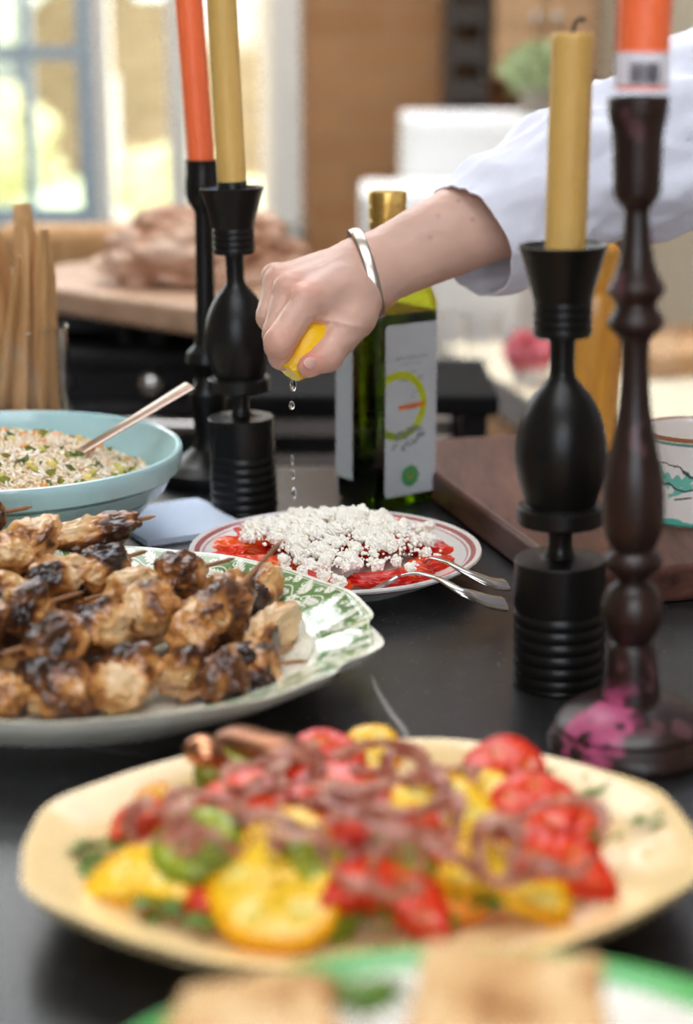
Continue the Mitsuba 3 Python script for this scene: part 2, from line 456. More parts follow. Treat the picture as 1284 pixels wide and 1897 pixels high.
# outside: lawn, brick house, bushes
struct('ground', box(-60, 60, YB + 0.2, 70, -0.95, -0.9), 'm_lawn', 'bright sunlit lawn beyond the windows')
hs = thing('brick_house', 'tan brick house across the bright lawn behind the left candles', 'house')
part(hs, 'wall', box(-3.05, 6.0, 17.0, 22.0, -0.9, 7.0), 'm_brick_out')
part(hs, 'roof', move(trimesh.creation.extrude_polygon(__import__('shapely').Polygon([(-3.4, 0), (3.4, 0), (0, 2.6)]), 9.6, engine='earcut'), (-3.3, 19.5, 7.0), rx=PI / 2, rz=PI / 2), 'm_grey_stone')
for x0, z0, zz in ((-2.0, 0.85, 2.6), (-0.95, 0.9, 2.6), (1.5, 0.9, 2.6), (-2.0, 3.9, 5.4), (0.2, 3.9, 5.4)):
    wk = part(hs, 'window', cat(box(x0 - 0.08, x0 + 0.08, 16.95, 17.02, z0, zz), box(x0 + 0.62, x0 + 0.78, 16.95, 17.02, z0, zz), box(x0, x0 + 0.7, 16.95, 17.02, z0 - 0.08, z0 + 0.08), box(x0, x0 + 0.7, 16.95, 17.02, zz - 0.08, zz + 0.08)), 'm_white')
    part(wk, 'pane', box(x0 + 0.08, x0 + 0.62, 16.97, 16.99, z0 + 0.08, zz - 0.08), 'm_teal')


wd = part(hs, 'door', box(-2.55, -2.20, 16.93, 16.99, -0.9, 0.07), 'm_white')
part(wd, 'panel', box(-2.49, -2.26, 16.91, 16.93, -0.8, -0.03), 'm_lavender')
gh = thing('garden_house', 'pale blue white garden house beyond the left side of the steel window', 'house')
part(gh, 'wall', box(-9.0, -3.15, 17.5, 21.0, -0.9, 5.2), 'm_lavender')
part(gh, 'roof', box(-9.2, -3.12, 17.3, 21.2, 5.2, 5.5), 'm_grey_stone')
for x0 in (-7.6, -6.0, -4.4):
    wk = part(gh, 'window', box(x0, x0 + 0.9, 17.44, 17.5, 0.5, 2.4), 'm_white')
    part(wk, 'pane', box(x0 + 0.08, x0 + 0.82, 17.42, 17.44, 0.6, 2.3), 'm_teal')


def leaves(n, c, r, size, seed):
    g = np.random.default_rng(seed)
    d = g.normal(size=(n, 3)); d /= np.linalg.norm(d, axis=1, keepdims=True)
    p = d * (g.uniform(0.25, 1, (n, 1)) ** 0.4) * np.array(r) * (0.75 + 0.5 * meshkit.fbm(d * 2.2 + seed, 3, seed)[:, None]) + np.array(c)
    a = g.normal(size=(n, 3)); a /= np.linalg.norm(a, axis=1, keepdims=True)
    b = np.cross(a, g.normal(size=(n, 3))); b /= np.linalg.norm(b, axis=1, keepdims=True)
    s = size * g.uniform(0.6, 1.3, (n, 1))
    v = np.stack([p - a * s, p + b * s * 0.45 + np.cross(a, b) * s * 0.15, p + a * s, p - b * s * 0.45 + np.cross(a, b) * s * 0.15], 1).reshape(-1, 3)
    i = np.arange(n)[:, None] * 4
    return trimesh.Trimesh(v, np.vstack([i + [0, 1, 2], i + [0, 2, 3]]), process=False)


def bush(name, label, c, r, leaf, n=5000, size=0.06, seed=1, trunk=True):
    k = thing(name, label, 'tree' if 'tree' in name else 'bush')
    part(k, 'foliage', leaves(n, c, r, size, seed), f'm_leaf_{leaf}', kind='stuff')
    part(k, 'trunk', tube([[c[0], c[1], -0.9], [c[0] + 0.03, c[1], c[2] * 0.5 - 0.4], [c[0], c[1], c[2]]], [0.05 * r[0], 0.04 * r[0], 0.02 * r[0]], 8), 'm_pine')


bush('leafy_bush', 'pale yellow green bush low beyond the left edge of the steel window', (-2.75, 12.5, -0.35), (0.70, 0.6, 0.48), 1, seed=3)
bush('leafy_bush', 'yellow green bush beyond the steel window behind the wooden sticks', (-1.25, 12.6, -0.62), (0.45, 0.4, 0.26), 1, seed=4)
bush('leafy_bush', 'small golden bush in front of the tan brick house', (-0.95, 11.2, -0.55), (0.18, 0.18, 0.26), 1, n=1500, seed=5)
bush('garden_tree', 'tall pale leaved tree outside the steel window', (-3.5, 15.2, 1.5), (1.1, 1.0, 1.4), 3, n=9000, size=0.1, seed=6)
bush('garden_tree', 'dark green tree far left outside the steel window', (-6.6, 15.0, 1.2), (1.5, 1.2, 2.0), 2, n=9000, size=0.1, seed=9)

# ---------------------------------------------------------------- things at the back of the room
sh = thing('shelf_rack', 'tall dark metal rack against the brown wall', 'shelf')
for x in (0.235, 0.315):
    part(sh, 'upright', box(x - 0.008, x + 0.008, 4.06, 4.26, -0.91, 1.6), 'm_rack')
for z in (-0.6, -0.2, 0.15, 0.235, 0.32, 0.405, 0.49, 0.8, 1.1, 1.4):
    part(sh, 'shelf', box(0.243, 0.307, 4.07, 4.26, z, z + 0.05), 'm_rack')
cb = thing('wall_cupboard', 'peach wood wall cupboard right of the dark rack', 'cupboard')
part(cb, 'carcass', box(0.335, 0.56, 4.05, 4.275, 0.29, 1.3), 'm_pine')
for x0, x1 in ((0.338, 0.444), (0.451, 0.557)):
    dk = part(cb, 'door', box(x0, x1, 4.025, 4.048, 0.30, 1.29), 'm_pine')
    part(dk, 'knob', move(ICO[2], (x1 - 0.02 if x0 < 0.4 else x0 + 0.02, 4.015, 0.42), s=0.012), 'm_steel')
wc = thing('white_cabinet', 'tall white painted cabinet glowing in daylight behind the forearm', 'cabinet')
part(wc, 'body', move(rbox(0.33, 0.42, 1.13, 0.012), (0.285, 3.80, -0.345)), 'm_white', 30)
for z0, z1 in ((-0.88, -0.3), (-0.28, 0.2)):
    dk = part(wc, 'door', box(0.135, 0.435, 3.57, 3.59, z0, z1), 'm_white')
    part(dk, 'knob', move(ICO[2], (0.16, 3.56, (z0 + z1) / 2), s=0.012), 'm_steel')
wc = thing('white_cabinet', 'low white cabinet right behind the gold bottle cap', 'cabinet')
part(wc, 'body', move(rbox(0.30, 0.36, 1.01, 0.012), (0.178, 3.36, -0.405)), 'm_white', 30)
for z0, z1 in ((-0.88, -0.42), (-0.40, 0.07)):
    dk = part(wc, 'door', box(0.043, 0.313, 3.16, 3.18, z0, z1), 'm_white')
    part(dk, 'knob', move(ICO[2], (0.07, 3.15, (z0 + z1) / 2), s=0.012), 'm_steel')
pp = thing('potted_plant', 'small light green potted plant on the tall white cabinet', 'plant')
part(pp, 'pot', lathe([(0, 0.222), (0.035, 0.222), (0.045, 0.28), (0.040, 0.28), (0.036, 0.27), (0, 0.27)], 24, (0.40, 3.66, 0)), 'm_plaster', 40)
part(pp, 'foliage', leaves(700, (0.39, 3.66, 0.315), (0.07, 0.07, 0.055), 0.014, 21), 'm_leaf_0', kind='stuff')
ps = thing('timber_post', 'dark brown timber post at the upper right', 'post')
put(ps, box(0.60, 0.65, 3.9, 3.96, -0.91, CE), 'm_board_dark')

# long table to the right with a pale top and things on it
tb = thing('side_table', 'long wooden table with pale top and grey stone edge behind the pepper mill', 'table')
a, b = np.array([0.165, 3.05]), np.array([0.285, 2.50])
du = (b - a) / np.linalg.norm(b - a); dn = np.array([-du[1], du[0]])
if dn[0] < 0: dn = -dn
ang = math.atan2(dn[1], dn[0])


def tslab(w, l0, l1, z0, z1, off=0.0):
    m = box(off, off + w, l0, l1, z0, z1)
    return move(m, (a[0], a[1], 0), rz=ang)


part(tb, 'top', tslab(1.5, -1.0, -0.02, -0.153, -0.150), 'm_cream')
part(tb, 'edge_slab', tslab(1.5, -1.0, -0.02, -0.205, -0.1535), 'm_grey_stone')
part(tb, 'base', tslab(1.38, -0.94, -0.05, -0.88, -0.206, 0.06), 'm_pine')
for i in range(3):
    part(tb, 'door', tslab(0.012, -0.92 + i * 0.31, -0.63 + i * 0.31, -0.84, -0.25, 0.047), 'm_pine')


def tumbler(x, y, z, r, h, label):
    t = thing('glass_tumbler', label, 'glass')
    put(t, lathe([(0, 0), (r * 0.8, 0), (r, h), (r * 0.93, h), (r * 0.74, 0.008), (0, 0.008)], 32, (x, y, z)), 'm_clear', 40)


tumbler(0.172, 2.86, -0.150, 0.028, 0.085, 'left clear glass tumbler on the pale side table')
tumbler(0.225, 2.84, -0.150, 0.028, 0.085, 'right clear glass tumbler on the pale side table')
tumbler(0.50, 2.72, -0.150, 0.03, 0.085, 'clear glass tumbler right of the pink flowers beside the turned holder')
fl = thing('pink_flower_pot', 'pot of pink flowers on the pale side table', 'flowers')
part(fl, 'pot', lathe([(0, -0.150), (0.028, -0.150), (0.036, -0.105), (0.032, -0.105), (0.03, -0.11), (0, -0.11)], 24, (0.29, 2.68, 0)), 'm_white', 40)
part(fl, 'blossom', leaves(500, (0.285, 2.66, -0.098), (0.04, 0.035, 0.028), 0.012, 33), 'm_pink', kind='stuff')
wt = thing('wooden_tray', 'tan wooden tray at the right edge on the side table', 'tray')
part(wt, 'base', move(rbox(0.36, 0.26, 0.02, 0.006), (0.62, 2.88, -0.137), rz=ang), 'm_pine', 30)
part(wt, 'rim', move(cat(box(-0.19, 0.19, -0.14, -0.125, 0, 0.035), box(-0.19, 0.19, 0.125, 0.14, 0, 0.035), box(-0.19, -0.175, -0.125, 0.125, 0, 0.035), box(0.175, 0.19, -0.125, 0.125, 0, 0.035)), (0.62, 2.88, -0.149), rz=ang), 'm_pine')

# range cooker behind the island
rc = thing('range_cooker', 'black range cooker behind the island carrying the bread board', 'stove')
X0, X1, Y0, Y1 = -1.05, 0.015, 2.10, 2.72
part(rc, 'body', box(X0, X1, Y0 + 0.02, Y1, -0.86, -0.012), 'm_black')
part(rc, 'hob_top', move(rbox(X1 - X0 + 0.01, Y1 - Y0 + 0.02, 0.02, 0.004), ((X0 + X1) / 2, (Y0 + Y1) / 2, -0.010)), 'm_iron', 30)
part(rc, 'control_panel', box(X0, X1, Y0, Y0 + 0.02, -0.055, -0.021), 'm_iron')
for i in range(8):
    kx = -0.929 + i * 0.115
    kn = part(rc, 'knob', move(lathe([(0, 0), (0.017, 0), (0.0175, 0.004), (0.015, 0.026), (0.011, 0.031), (0.005, 0.033), (0, 0.0335)], 24), (kx, Y0, -0.037), rx=PI / 2), 'm_steel', 40)
for i in range(2):
    x0 = X0 + 0.02 + i * 0.52
    dk = part(rc, 'oven_door', box(x0, x0 + 0.50, Y0 - 0.012, Y0 + 0.02, -0.52, -0.062), 'm_black')
    part(dk, 'handle', cat(tube([[x0 + 0.05, Y0 - 0.05, -0.082], [x0 + 0.45, Y0 - 0.05, -0.082]], 0.009, 12), tube([[x0 + 0.08, Y0 - 0.05, -0.082], [x0 + 0.08, Y0 - 0.01, -0.082]], 0.006, 8), tube([[x0 + 0.42, Y0 - 0.05, -0.082], [x0 + 0.42, Y0 - 0.01, -0.082]], 0.006, 8)), 'm_steel', 40)
    part(dk, 'pane', box(x0 + 0.08, x0 + 0.42, Y0 - 0.014, Y0 - 0.0125, -0.42, -0.2), 'm_teal')
    part(rc, 'drawer', box(x0, x0 + 0.50, Y0 - 0.010, Y0 + 0.02, -0.84, -0.54), 'm_black')
for i in range(4):
    for j in range(2):
        cx, cy = X0 + 0.14 + i * 0.26, Y0 + 0.16 + j * 0.30
        part(rc, 'burner', lathe([(0, 0), (0.045, 0), (0.045, 0.008), (0.03, 0.010), (0.03, 0.016), (0, 0.018)], 24, (cx, cy, 0)), 'm_iron', 40)
        part(rc, 'grate', cat(*[move(box(-0.11, 0.11, -0.005, 0.005, 0.022, 0.034), (cx, cy, 0), rz=q) for q in (0, PI / 2)], *[box(cx - 0.115, cx + 0.115, cy + s * 0.11 - 0.005, cy + s * 0.11 + 0.005, 0.018, 0.034) for s in (-1, 1)],
                              *[box(cx + s * 0.11 - 0.005, cx + s * 0.11 + 0.005, cy - 0.105, cy + 0.105, 0.018, 0.034) for s in (-1, 1)], *[box(cx + s * 0.11 - 0.006, cx + s * 0.11 + 0.006, cy + q * 0.1 - 0.006, cy + q * 0.1 + 0.006, 0, 0.02) for s in (-1, 1) for q in (-1, 1)]), 'm_iron')
pn = thing('saucepan', 'dark saucepan on the hob left of the bread board', 'pan')
part(pn, 'body', lathe([(0, 0.035), (0.085, 0.035), (0.09, 0.045), (0.09, 0.075), (0.093, 0.077), (0.087, 0.077), (0.085, 0.045), (0, 0.042)], 40, (-0.80, 2.27, 0)), 'm_iron', 40)
part(pn, 'handle', tube([[-0.71, 2.27, 0.068], [-0.64, 2.25, 0.078], [-0.58, 2.23, 0.085]], [0.008, 0.010, 0.009], 10), 'm_steel', 40)
bd = single('bread_board', 'thick pale wooden board carrying the loaf on the black cooker', 'board', move(rbox(0.46, 0.27, 0.034, 0.008), (-0.245, 2.235, 0.052), rz=-0.72), 'm_board_light', 30)
m, h = blob((0.128, 0.095, 0.060), 5, 5, 0.20, 1.7, 0.07, 6, 0.12)
m.vertices[:, 2] = np.maximum(m.vertices[:, 2], -0.036)
cr = ramp(h + 0.5 * (meshkit.fbm(m.vertices * 40, 3, 4) - 0.5), ((-0.2, (0.20, 0.08, 0.04)), (-0.06, (0.44, 0.22, 0.13)), (0.06, (0.64, 0.42, 0.30)), (0.2, (0.70, 0.50, 0.38))))
single('bread_loaf', 'large crusty loaf of bread on the pale wooden board', 'bread', move(m, (-0.185, 2.235, 0.1055), rz=0.15), 'm_vc_rough', True, color=cr)
single('chopping_board', 'round edged tan board lying behind the loaf', 'board', move(rbox(0.22, 0.07, 0.075, 0.025, 3), (-0.41, 2.56, 0.0715)), 'm_stick', 30)

# stool between the island and the range
st = thing('bar_stool', 'black metal bar stool right behind the bottle', 'stool')
for x in (-0.115, 0.135):
    for y in (1.80, 1.96):
        part(st, 'leg', box(x - 0.014, x + 0.014, y - 0.012, y + 0.012, -0.91, -0.012), 'm_black')
part(st, 'seat', move(rbox(0.30, 0.22, 0.022, 0.006), (0.010, 1.88, -0.001)), 'm_iron_dull', 30)
mat('m_iron_dull', (0.006, 0.006, 0.006), 0.8, 0.15)
for z in (-0.075, -0.35, -0.6):
    for y in (1.79, 1.96):
        part(st, 'rail', box(-0.101, 0.121, y, y + 0.01, z, z + 0.018), 'm_steel' if z > -0.1 else 'm_black')

# ---------------------------------------------------------------- the island
il = thing('kitchen_island', 'dark stone topped kitchen island that carries all the dishes', 'island')
part(il, 'worktop', move(rbox(1.90, 2.02, 0.03, 0.004, 2), (-0.50, 0.495, -0.015)), 'm_worktop', 30)
part(il, 'base', box(-1.40, 0.40, -0.44, 1.44, -0.90, -0.031), 'm_grey_stone')
for i in range(4):
    part(il, 'door', box(0.40, 0.415, -0.42 + i * 0.46, 0.02 + i * 0.46, -0.85, -0.06), 'm_grey_stone')
cbd = thing('cutting_board', 'thick dark wooden cutting board under the painted pot', 'board')
corner = np.array([0.167, 1.085]); du = np.array([-0.094, 0.27]); du = du / np.linalg.norm(du)
ang = math.atan2(du[1], du[0]) - PI / 2
put(cbd, move(rbox(0.34, 0.41, 0.027, 0.005), tuple(corner + du * 0.203 + np.array([math.cos(ang), math.sin(ang)]) * 0.17 * 0.985) + (0.0137,), rz=ang * 0.8), 'm_board_dark', 30)

# ---------------------------------------------------------------- candle holders and candles


def px_profile(Y, rows, closed=True):
    """(image row, half width in pixels) of a silhouette whose axis stands at depth Y -> (r, z) in metres"""
    out = []
    for py, r in rows:
        z = aty(642, py, Y)[2]
        depth = Y * math.cos(PITCH) - (z - H) * math.sin(PITCH)
        out.append((r * depth / F, z))
    return out


ring = []
for i in range(4):
    y = 560 + i * 16
    ring += [(y, 53), (y + 2, 54), (y + 11, 54), (y + 13, 52.5), (y + 14, 51), (y + 15, 51)]
low = []
for i in range(6):
    y = 1128 + i * 22
    low += [(y, 82), (y + 3, 82.5), (y + 6, 84.5), (y + 13, 85.5), (y + 18, 84.5), (y + 20, 82.5)]
ROWS = [(478, 0), (476, 52), (462, 76), (456.5, 81), (457, 82.5), (462, 82), (470, 78.5), (485, 73.5), (502, 69), (525, 62), (551, 56), (556, 54)] + ring + [(625, 51), (626, 40), (629, 25), (640, 23.5), (690, 23), (702, 26), (716, 37), (734, 53),
       (752, 64), (773, 73.5), (792, 79.5), (812, 83), (832, 85), (851, 84.5), (870, 82.5), (890, 79), (908, 74), (925, 68.5), (936, 64), (937.5, 66), (938, 78), (940, 81), (966, 81.5), (970, 79), (972, 60), (974, 26), (990, 23), (1012, 22.5), (1024, 25), (1032, 31), (1035.5, 40),
       (1036.5, 60), (1037, 82), (1039, 84.5), (1060, 84.5), (1110, 84.5), (1125, 84)] + low + [(1262, 84), (1266, 82), (1266.5, 0)]
P0 = px_profile(0.959, ROWS)[::-1]
zb = P0[0][1]
P0 = [(r, z - zb) for r, z in P0]
for lab, x, y, lean in (('black turned candle holder with egg shaped stem right of the feta plate', 0.1253, 0.959, -0.021), ('black egg stemmed candle holder behind the blue bowl and left of the squeezing hand', -0.0825, 1.352, -0.024)):
    k = single('egg_candle_holder', lab, 'candle holder', move(lathe(P0, 72), (x, y, 0.0006), ry=lean), 'm_holder_black', 28, group=None)

ROWS_D = [(180, 0), (178, 44), (165, 50), (162, 54), (165, 57), (192, 56.5), (197, 55), (207, 53), (222, 49), (250, 46.5), (300, 45), (336, 44), (350, 41), (362, 33), (370, 26), (376, 23), (400, 24), (440, 28), (470, 33), (500, 43), (512, 51), (520, 54), (527, 52), (540, 42), (548, 38), (556, 39), (568, 47), (580, 53),
          (588, 52), (598, 42), (606, 33), (618, 27), (655, 25.5), (700, 27), (740, 30), (780, 36.5), (820, 44), (860, 54), (900, 57), (935, 57.5), (960, 55), (980, 50), (996, 43), (1002, 39), (1006, 44), (1012, 51), (1022, 56), (1032, 54), (1042, 46), (1050, 35), (1058, 29), (1064, 33), (1072, 43), (1090, 53), (1112, 57.5), (1130, 56.5), (1150, 50),
          (1165, 41), (1174, 34), (1179, 40), (1186, 43), (1210, 46.5), (1240, 50), (1265, 53), (1278, 55), (1280, 66), (1286, 85), (1296, 108), (1306, 124), (1316, 136), (1320, 139), (1328, 138), (1332, 141), (1343, 149), (1354, 154), (1362, 154), (1369, 150), (1370, 0)]
P1 = px_profile(0.862, ROWS_D)[::-1]
zb = P1[0][1]
P1 = [(r, z - zb) for r, z in P1]
XD, YD = 0.1525, 0.862


def wax_fn(p, n, uv):
    base = turned_fn(p, n, uv)
    dx, dy = p.x - (XD - 0.019), p.y - (YD - 0.022)
    d = dr.sqrt(dx * dx * 0.8 + dy * dy) + 0.016 * (fbm(p.x * 150, p.y * 150, p.z * 150, 3) - 0.5)
    m = smoothstep(0.020, 0.012, d) * smoothstep(0.045, 0.03, p.z) * smoothstep(0.25, 0.42, fbm(p.x * 120, p.y * 120, p.z * 120, 2))
    return mix(base, (0.42, 0.075, 0.17), m * 0.9)


mat('m_turned_wax', proc(wax_fn), 0.32, 0.4)
single('turned_candle_holder', 'tall dark brown turned wooden candle holder with pink wax on its foot', 'candle holder', move(lathe(P1, 72), (XD, YD, 0.0008), ry=-0.032), 'm_turned_wax', 28)
# the slim holder behind the left one
XS, YS = -0.1185, 1.448
prof = [(0, 0), (0.043, 0), (0.045, 0.006), (0.044, 0.012), (0.036, 0.017), (0.033, 0.019), (0.024, 0.022), (0.014, 0.03), (0.011, 0.04), (0.013, 0.055), (0.017, 0.068), (0.0165, 0.078), (0.011, 0.086), (0.0105, 0.092), (0.014, 0.098), (0.018, 0.105), (0.0165, 0.113), (0.0105, 0.119), (0.0085, 0.13), (0.0078, 0.19), (0.0075, 0.229),
        (0.009, 0.233), (0.0125, 0.238), (0.0145, 0.246), (0.0148, 0.254), (0.0138, 0.262), (0.0138, 0.270), (0.0142, 0.2725), (0.0118, 0.2725), (0.0115, 0.262), (0, 0.262)]
single('slim_candle_holder', 'slim dark candle holder with straight stem behind the left egg stemmed one', 'candle holder', lathe(prof, 48, (XS, YS, 0)), 'm_holder_black', 30)


def candle(name, label, p0, p1, r0, r1, m, wick=True, wig=0.0):
    k = thing(name, label, 'candle')
    p0, p1 = np.array(p0), np.array(p1)
    t = np.linspace(0, 1, 30)[:, None]
    c = p0 + (p1 - p0) * t
    r = r0 + (r1 - r0) * t[:, 0]
    # rounded shoulders
    e = (p1 - p0) / np.linalg.norm(p1 - p0)
    c = np.vstack([c, c[-1:] + e * 0.0012, c[-1:] + e * 0.0014]); r = np.concatenate([r, [r1 * 0.93, r1 * 0.8]])
    part(k, 'wax', tube(c, r, 40), m, 35)
    if wick:
        q = np.array([p1 + e * s + np.array([a, 0, 0]) for s, a in ((0, 0), (0.004, 0.0005), (0.0075, 0.002), (0.0085, 0.0045), (0.0072, 0.0065))])
        part(k, 'wick', tube(spline(q, 16), 0.0011, 8), 'm_wick', 40)
    return k


pt = aty(1061, 66, 0.959)
candle('pale_candle', 'pale yellow candle stub with curled burnt wick in the right egg stemmed holder', aty(1047, 472, 0.959), pt, 0.0114, 0.0116, 'm_wax_yellow')
k = candle('pale_candle', 'tall pale yellow candle with a black band in the left egg stemmed holder', aty(431.5, 374, 1.352), aty(407, -60, 1.352), 0.0113, 0.0113, 'm_wax_yellow')
b0, b1 = aty(431.5, 372, 1.352), aty(429.8, 336, 1.352)
part(k, 'band', tube([b0, b0 + (b1 - b0) * 0.5, b1], 0.01165, 40), 'm_black', 35, label='black paper band round its foot')
tx = meshkit.text_mesh('PURE', 0.004, 0.0003)
part(k, 'lettering', move(tx, tuple(b0 + np.array([-0.0055, -0.0117, 0.0035])), rx=PI / 2), 'm_paper', label='white lettering on the band')
part(k, 'collar', move(lathe([(0.0118, 0), (0.0165, 0.0), (0.0165, 0.003), (0.0118, 0.003)], 40), tuple(b0 - np.array([0, 0, 0.0015]))), 'm_steel', 30) if False else None
candle('orange_candle', 'tall orange candle in the slim holder at the left', (XS - 0.0005, YS, 0.262), aty(345, -60, 1.448), 0.0110, 0.0113, 'm_wax_orange')
q0, q1 = aty(1187, 166, 0.862), aty(1198, -60, 0.862)
k = candle('orange_candle', 'orange candle with a barcode sleeve in the tall turned holder at the right', q0, q1, 0.0125, 0.0134, 'm_wax_orange')
e = (q1 - q0) / np.linalg.norm(q1 - q0)
b0 = q0 + e * 0.002; b1 = b0 + e * 0.0155
part(k, 'paper_sleeve', tube([b0, (b0 + b1) / 2, b1], 0.0131, 40), 'm_paper', 35, label='white paper sleeve with a barcode')
bars = []
for i, w in enumerate([1, 2, 1, 1, 3, 1, 2, 1, 1, 2, 1, 3, 1, 1, 2, 1]):
    q = -2.15 + i * 0.072
    bars.append(move(box(-0.00022 * w, 0.00022 * w, -0.0002, 0.0002, 0, 0.0095), tuple(b0 + np.array([0.01325 * math.cos(q), 0.01325 * math.sin(q), 0.001])), rz=q + PI / 2))
part(k, 'barcode', cat(*bars), 'm_ink')

# ---------------------------------------------------------------- olive oil bottle
XB, YBt, YAW = 0.0325, 1.385, math.radians(36)


def square_ring(s, r, n=12):
    """outline of a rounded square with half side s"""
    o = []
    for c in range(4):
        for i in range(n + 1):
            q = c * PI / 2 + i / n * PI / 2
            o.append((math.copysign(s - r, math.cos(c * PI / 2 + PI / 4)) + r * math.cos(q), math.copysign(s - r, math.sin(c * PI / 2 + PI / 4)) + r * math.sin(q)))
    return np.array(o)


def loft(rows):
    """rows: (half side, corner radius, z)"""
    rings = [np.column_stack([square_ring(s, r), np.full(52, z)]) for s, r, z in rows]
    v = np.vstack(rings); n = 52
    f = []
    for i in range(len(rows) - 1):
        j = np.arange(n); k = (j + 1) % n
        f += [np.stack([i * n + j, i * n + k, (i + 1) * n + k], 1), np.stack([i * n + j, (i + 1) * n + k, (i + 1) * n + j], 1)]
    m = len(v)
    v = np.vstack([v, [[0, 0, rows[0][2]], [0, 0, rows[-1][2]]]])
    j = np.arange(n); k = (j + 1) % n
    f += [np.stack([j * 0 + m, k, j], 1), np.stack([j * 0 + m + 1, (len(rows) - 1) * n + j, (len(rows) - 1) * n + k], 1)]
    return orient(trimesh.Trimesh(v, np.vstack(f), process=False))


def shoulder(s0, r0, inset=0.0):
    rows = []
    for t in np.linspace(0, 1, 12):
        q = t * PI / 2
        s = 0.0135 + (s0 - 0.0135) * math.cos(q) ** 0.8
        z = 0.163 + 0.034 * math.sin(q)
        r = r0 + (s - r0) * min(1, t * 1.3)
        rows.append((s - inset, max(min(r, s) - inset, 0.001), z - inset * 0.6))
    return rows


ob = thing('olive_oil_bottle', 'square green glass olive oil bottle with gold cap and white label', 'bottle')
S0 = 0.031
rows = [(S0 - 0.004, 0.006, 0.0), (S0 - 0.001, 0.007, 0.002), (S0, 0.008, 0.005), (S0, 0.008, 0.08), (S0, 0.008, 0.155)] + shoulder(S0, 0.008) + [(0.0132, 0.0132, 0.205), (0.0130, 0.0130, 0.228), (0.0128, 0.0128, 0.242)]
part(ob, 'glass', move(loft(rows), (XB, YBt, 0.0005), rz=YAW), 'm_oil_glass', 40, interior=OIL)
rows = [(S0 - 0.002, 0.006, 0.1585), (S0 - 0.002, 0.006, 0.1592)] + shoulder(S0, 0.008, 0.002)[1:] + [(0.0112, 0.0112, 0.205), (0.0110, 0.0110, 0.228), (0.0108, 0.0108, 0.238)]
part(ob, 'air_space', move(loft(rows), (XB, YBt, 0.0005), rz=YAW), 'm_oil_air', 40, exterior=OIL)
cp = part(ob, 'cap', lathe([(0.0137, 0.222), (0.0147, 0.2225), (0.0148, 0.229), (0.0140, 0.2295), (0.0140, 0.2315), (0.0150, 0.232), (0.0151, 0.240), (0.0143, 0.2405), (0.0143, 0.242), (0.0152, 0.2425), (0.0153, 0.2505), (0.0145, 0.252), (0, 0.2522)], 48, (XB, YBt, 0)), 'm_gold', 30, label='gold screw cap')
part(ob, 'neck_band', lathe([(0.0131, 0.207), (0.0142, 0.2075), (0.0142, 0.213), (0.0131, 0.2135)], 40, (XB, YBt, 0)), 'm_gold', 30)


def on_face(m, u, v, face=0, off=0.0002):
    """place flat artwork (x right, y up, +z out) on a face of the bottle"""
    m = m.copy()
    m.apply_transform(trimesh.transformations.euler_matrix(PI / 2, 0, 0))            # x right, z up, front = -y
    m.apply_translation([u, -S0 - off, v])
    m.apply_transform(trimesh.transformations.rotation_matrix(YAW - face * PI / 2, [0, 0, 1]))
    m.apply_translation([XB, YBt, 0])
    return m


from shapely.geometry import box as sbox, Point, Polygon


def flat(g, d=0.0002):
    gs = getattr(g, 'geoms', [g])
    return cat(*[trimesh.creation.extrude_polygon(q, d, engine='earcut') for q in gs if q.area > 0])


lb = part(ob, 'front_label', on_face(flat(sbox(-0.0225, -0.0665, 0.0225, 0.0665).buffer(0.0035, 8), 0.0003), 0.001, 0.081), 'm_label', label='white paper label with a green ring and an orange bar')
LW = 0.026
clip = sbox(-LW, -0.07, LW, 0.07)
ringg = Point(-0.0125, 0).buffer(0.0280, 32).difference(Point(-0.0125, 0).buffer(0.0220, 32)).intersection(clip)
part(lb, 'green_ring', on_face(flat(ringg.intersection(sbox(-1, -0.018, 1, 1))), 0.001, 0.0855, off=0.00060), 'm_ring_green')
part(lb, 'green_ring', on_face(flat(ringg.intersection(sbox(-1, -1, 1, -0.018))), 0.001, 0.0855, off=0.00060), 'm_ring_olive')
part(lb, 'orange_bar', on_face(flat(Polygon([(-0.0125, -0.0025), (0.0135, -0.0012), (0.0135, 0.0022), (-0.0125, 0.0009)])), 0.001, 0.0845, off=0.00085), 'm_orange_bar')
part(lb, 'green_seal', on_face(flat(Point(-0.0005, 0).buffer(0.0088, 24)), 0.001, 0.0265, off=0.00060), 'm_seal')
part(lb, 'seal_mark', on_face(flat(Point(-0.0005, 0.001).buffer(0.004, 24).difference(Point(-0.0005, 0.002).buffer(0.0025, 24))), 0.001, 0.0265, off=0.00085), 'm_ring_olive')


def line(text, h, v, mname='m_ink_grey', u=0.0, name='lettering'):
    t = meshkit.text_mesh(text, h, 0.0001)
    t.apply_translation([-t.bounds[:, 0].mean() + u, 0, 0])
    part(lb, name, on_face(t, 0.001, v, off=0.00060), mname)


line('MEDITERRANEAN', 0.0028, 0.1225)
line('EXTRA VIRGIN', 0.0020, 0.1180)
line('100%', 0.0024, 0.1105)
line('ORGANIC', 0.0040, 0.1045)
line('OLIVE', 0.0022, 0.0945, u=0.006)
line('OIL', 0.0022, 0.0905, u=0.002)
line('cold extracted', 0.0016, 0.0865)
line('from olives', 0.0016, 0.0840)
line('of one grove', 0.0016, 0.0815)
g = np.random.default_rng(3)
sp = []
for i in range(26):                                         # the dark sprig printed under the ring
    x, y, q = g.uniform(-0.022, 0.010), g.uniform(-0.036, -0.018), g.uniform(-0.6, 1.2)
    sp.append(move(flat(Polygon([(0, -0.0005), (0.003, -0.001), (0.0065, 0), (0.003, 0.001), (0, 0.0005)])), (x, y + 0.3 * (x + 0.006), 0), rz=q))
part(lb, 'printed_sprig', on_face(cat(*sp), 0.001, 0.0855, off=0.00075), 'm_ink_grey')
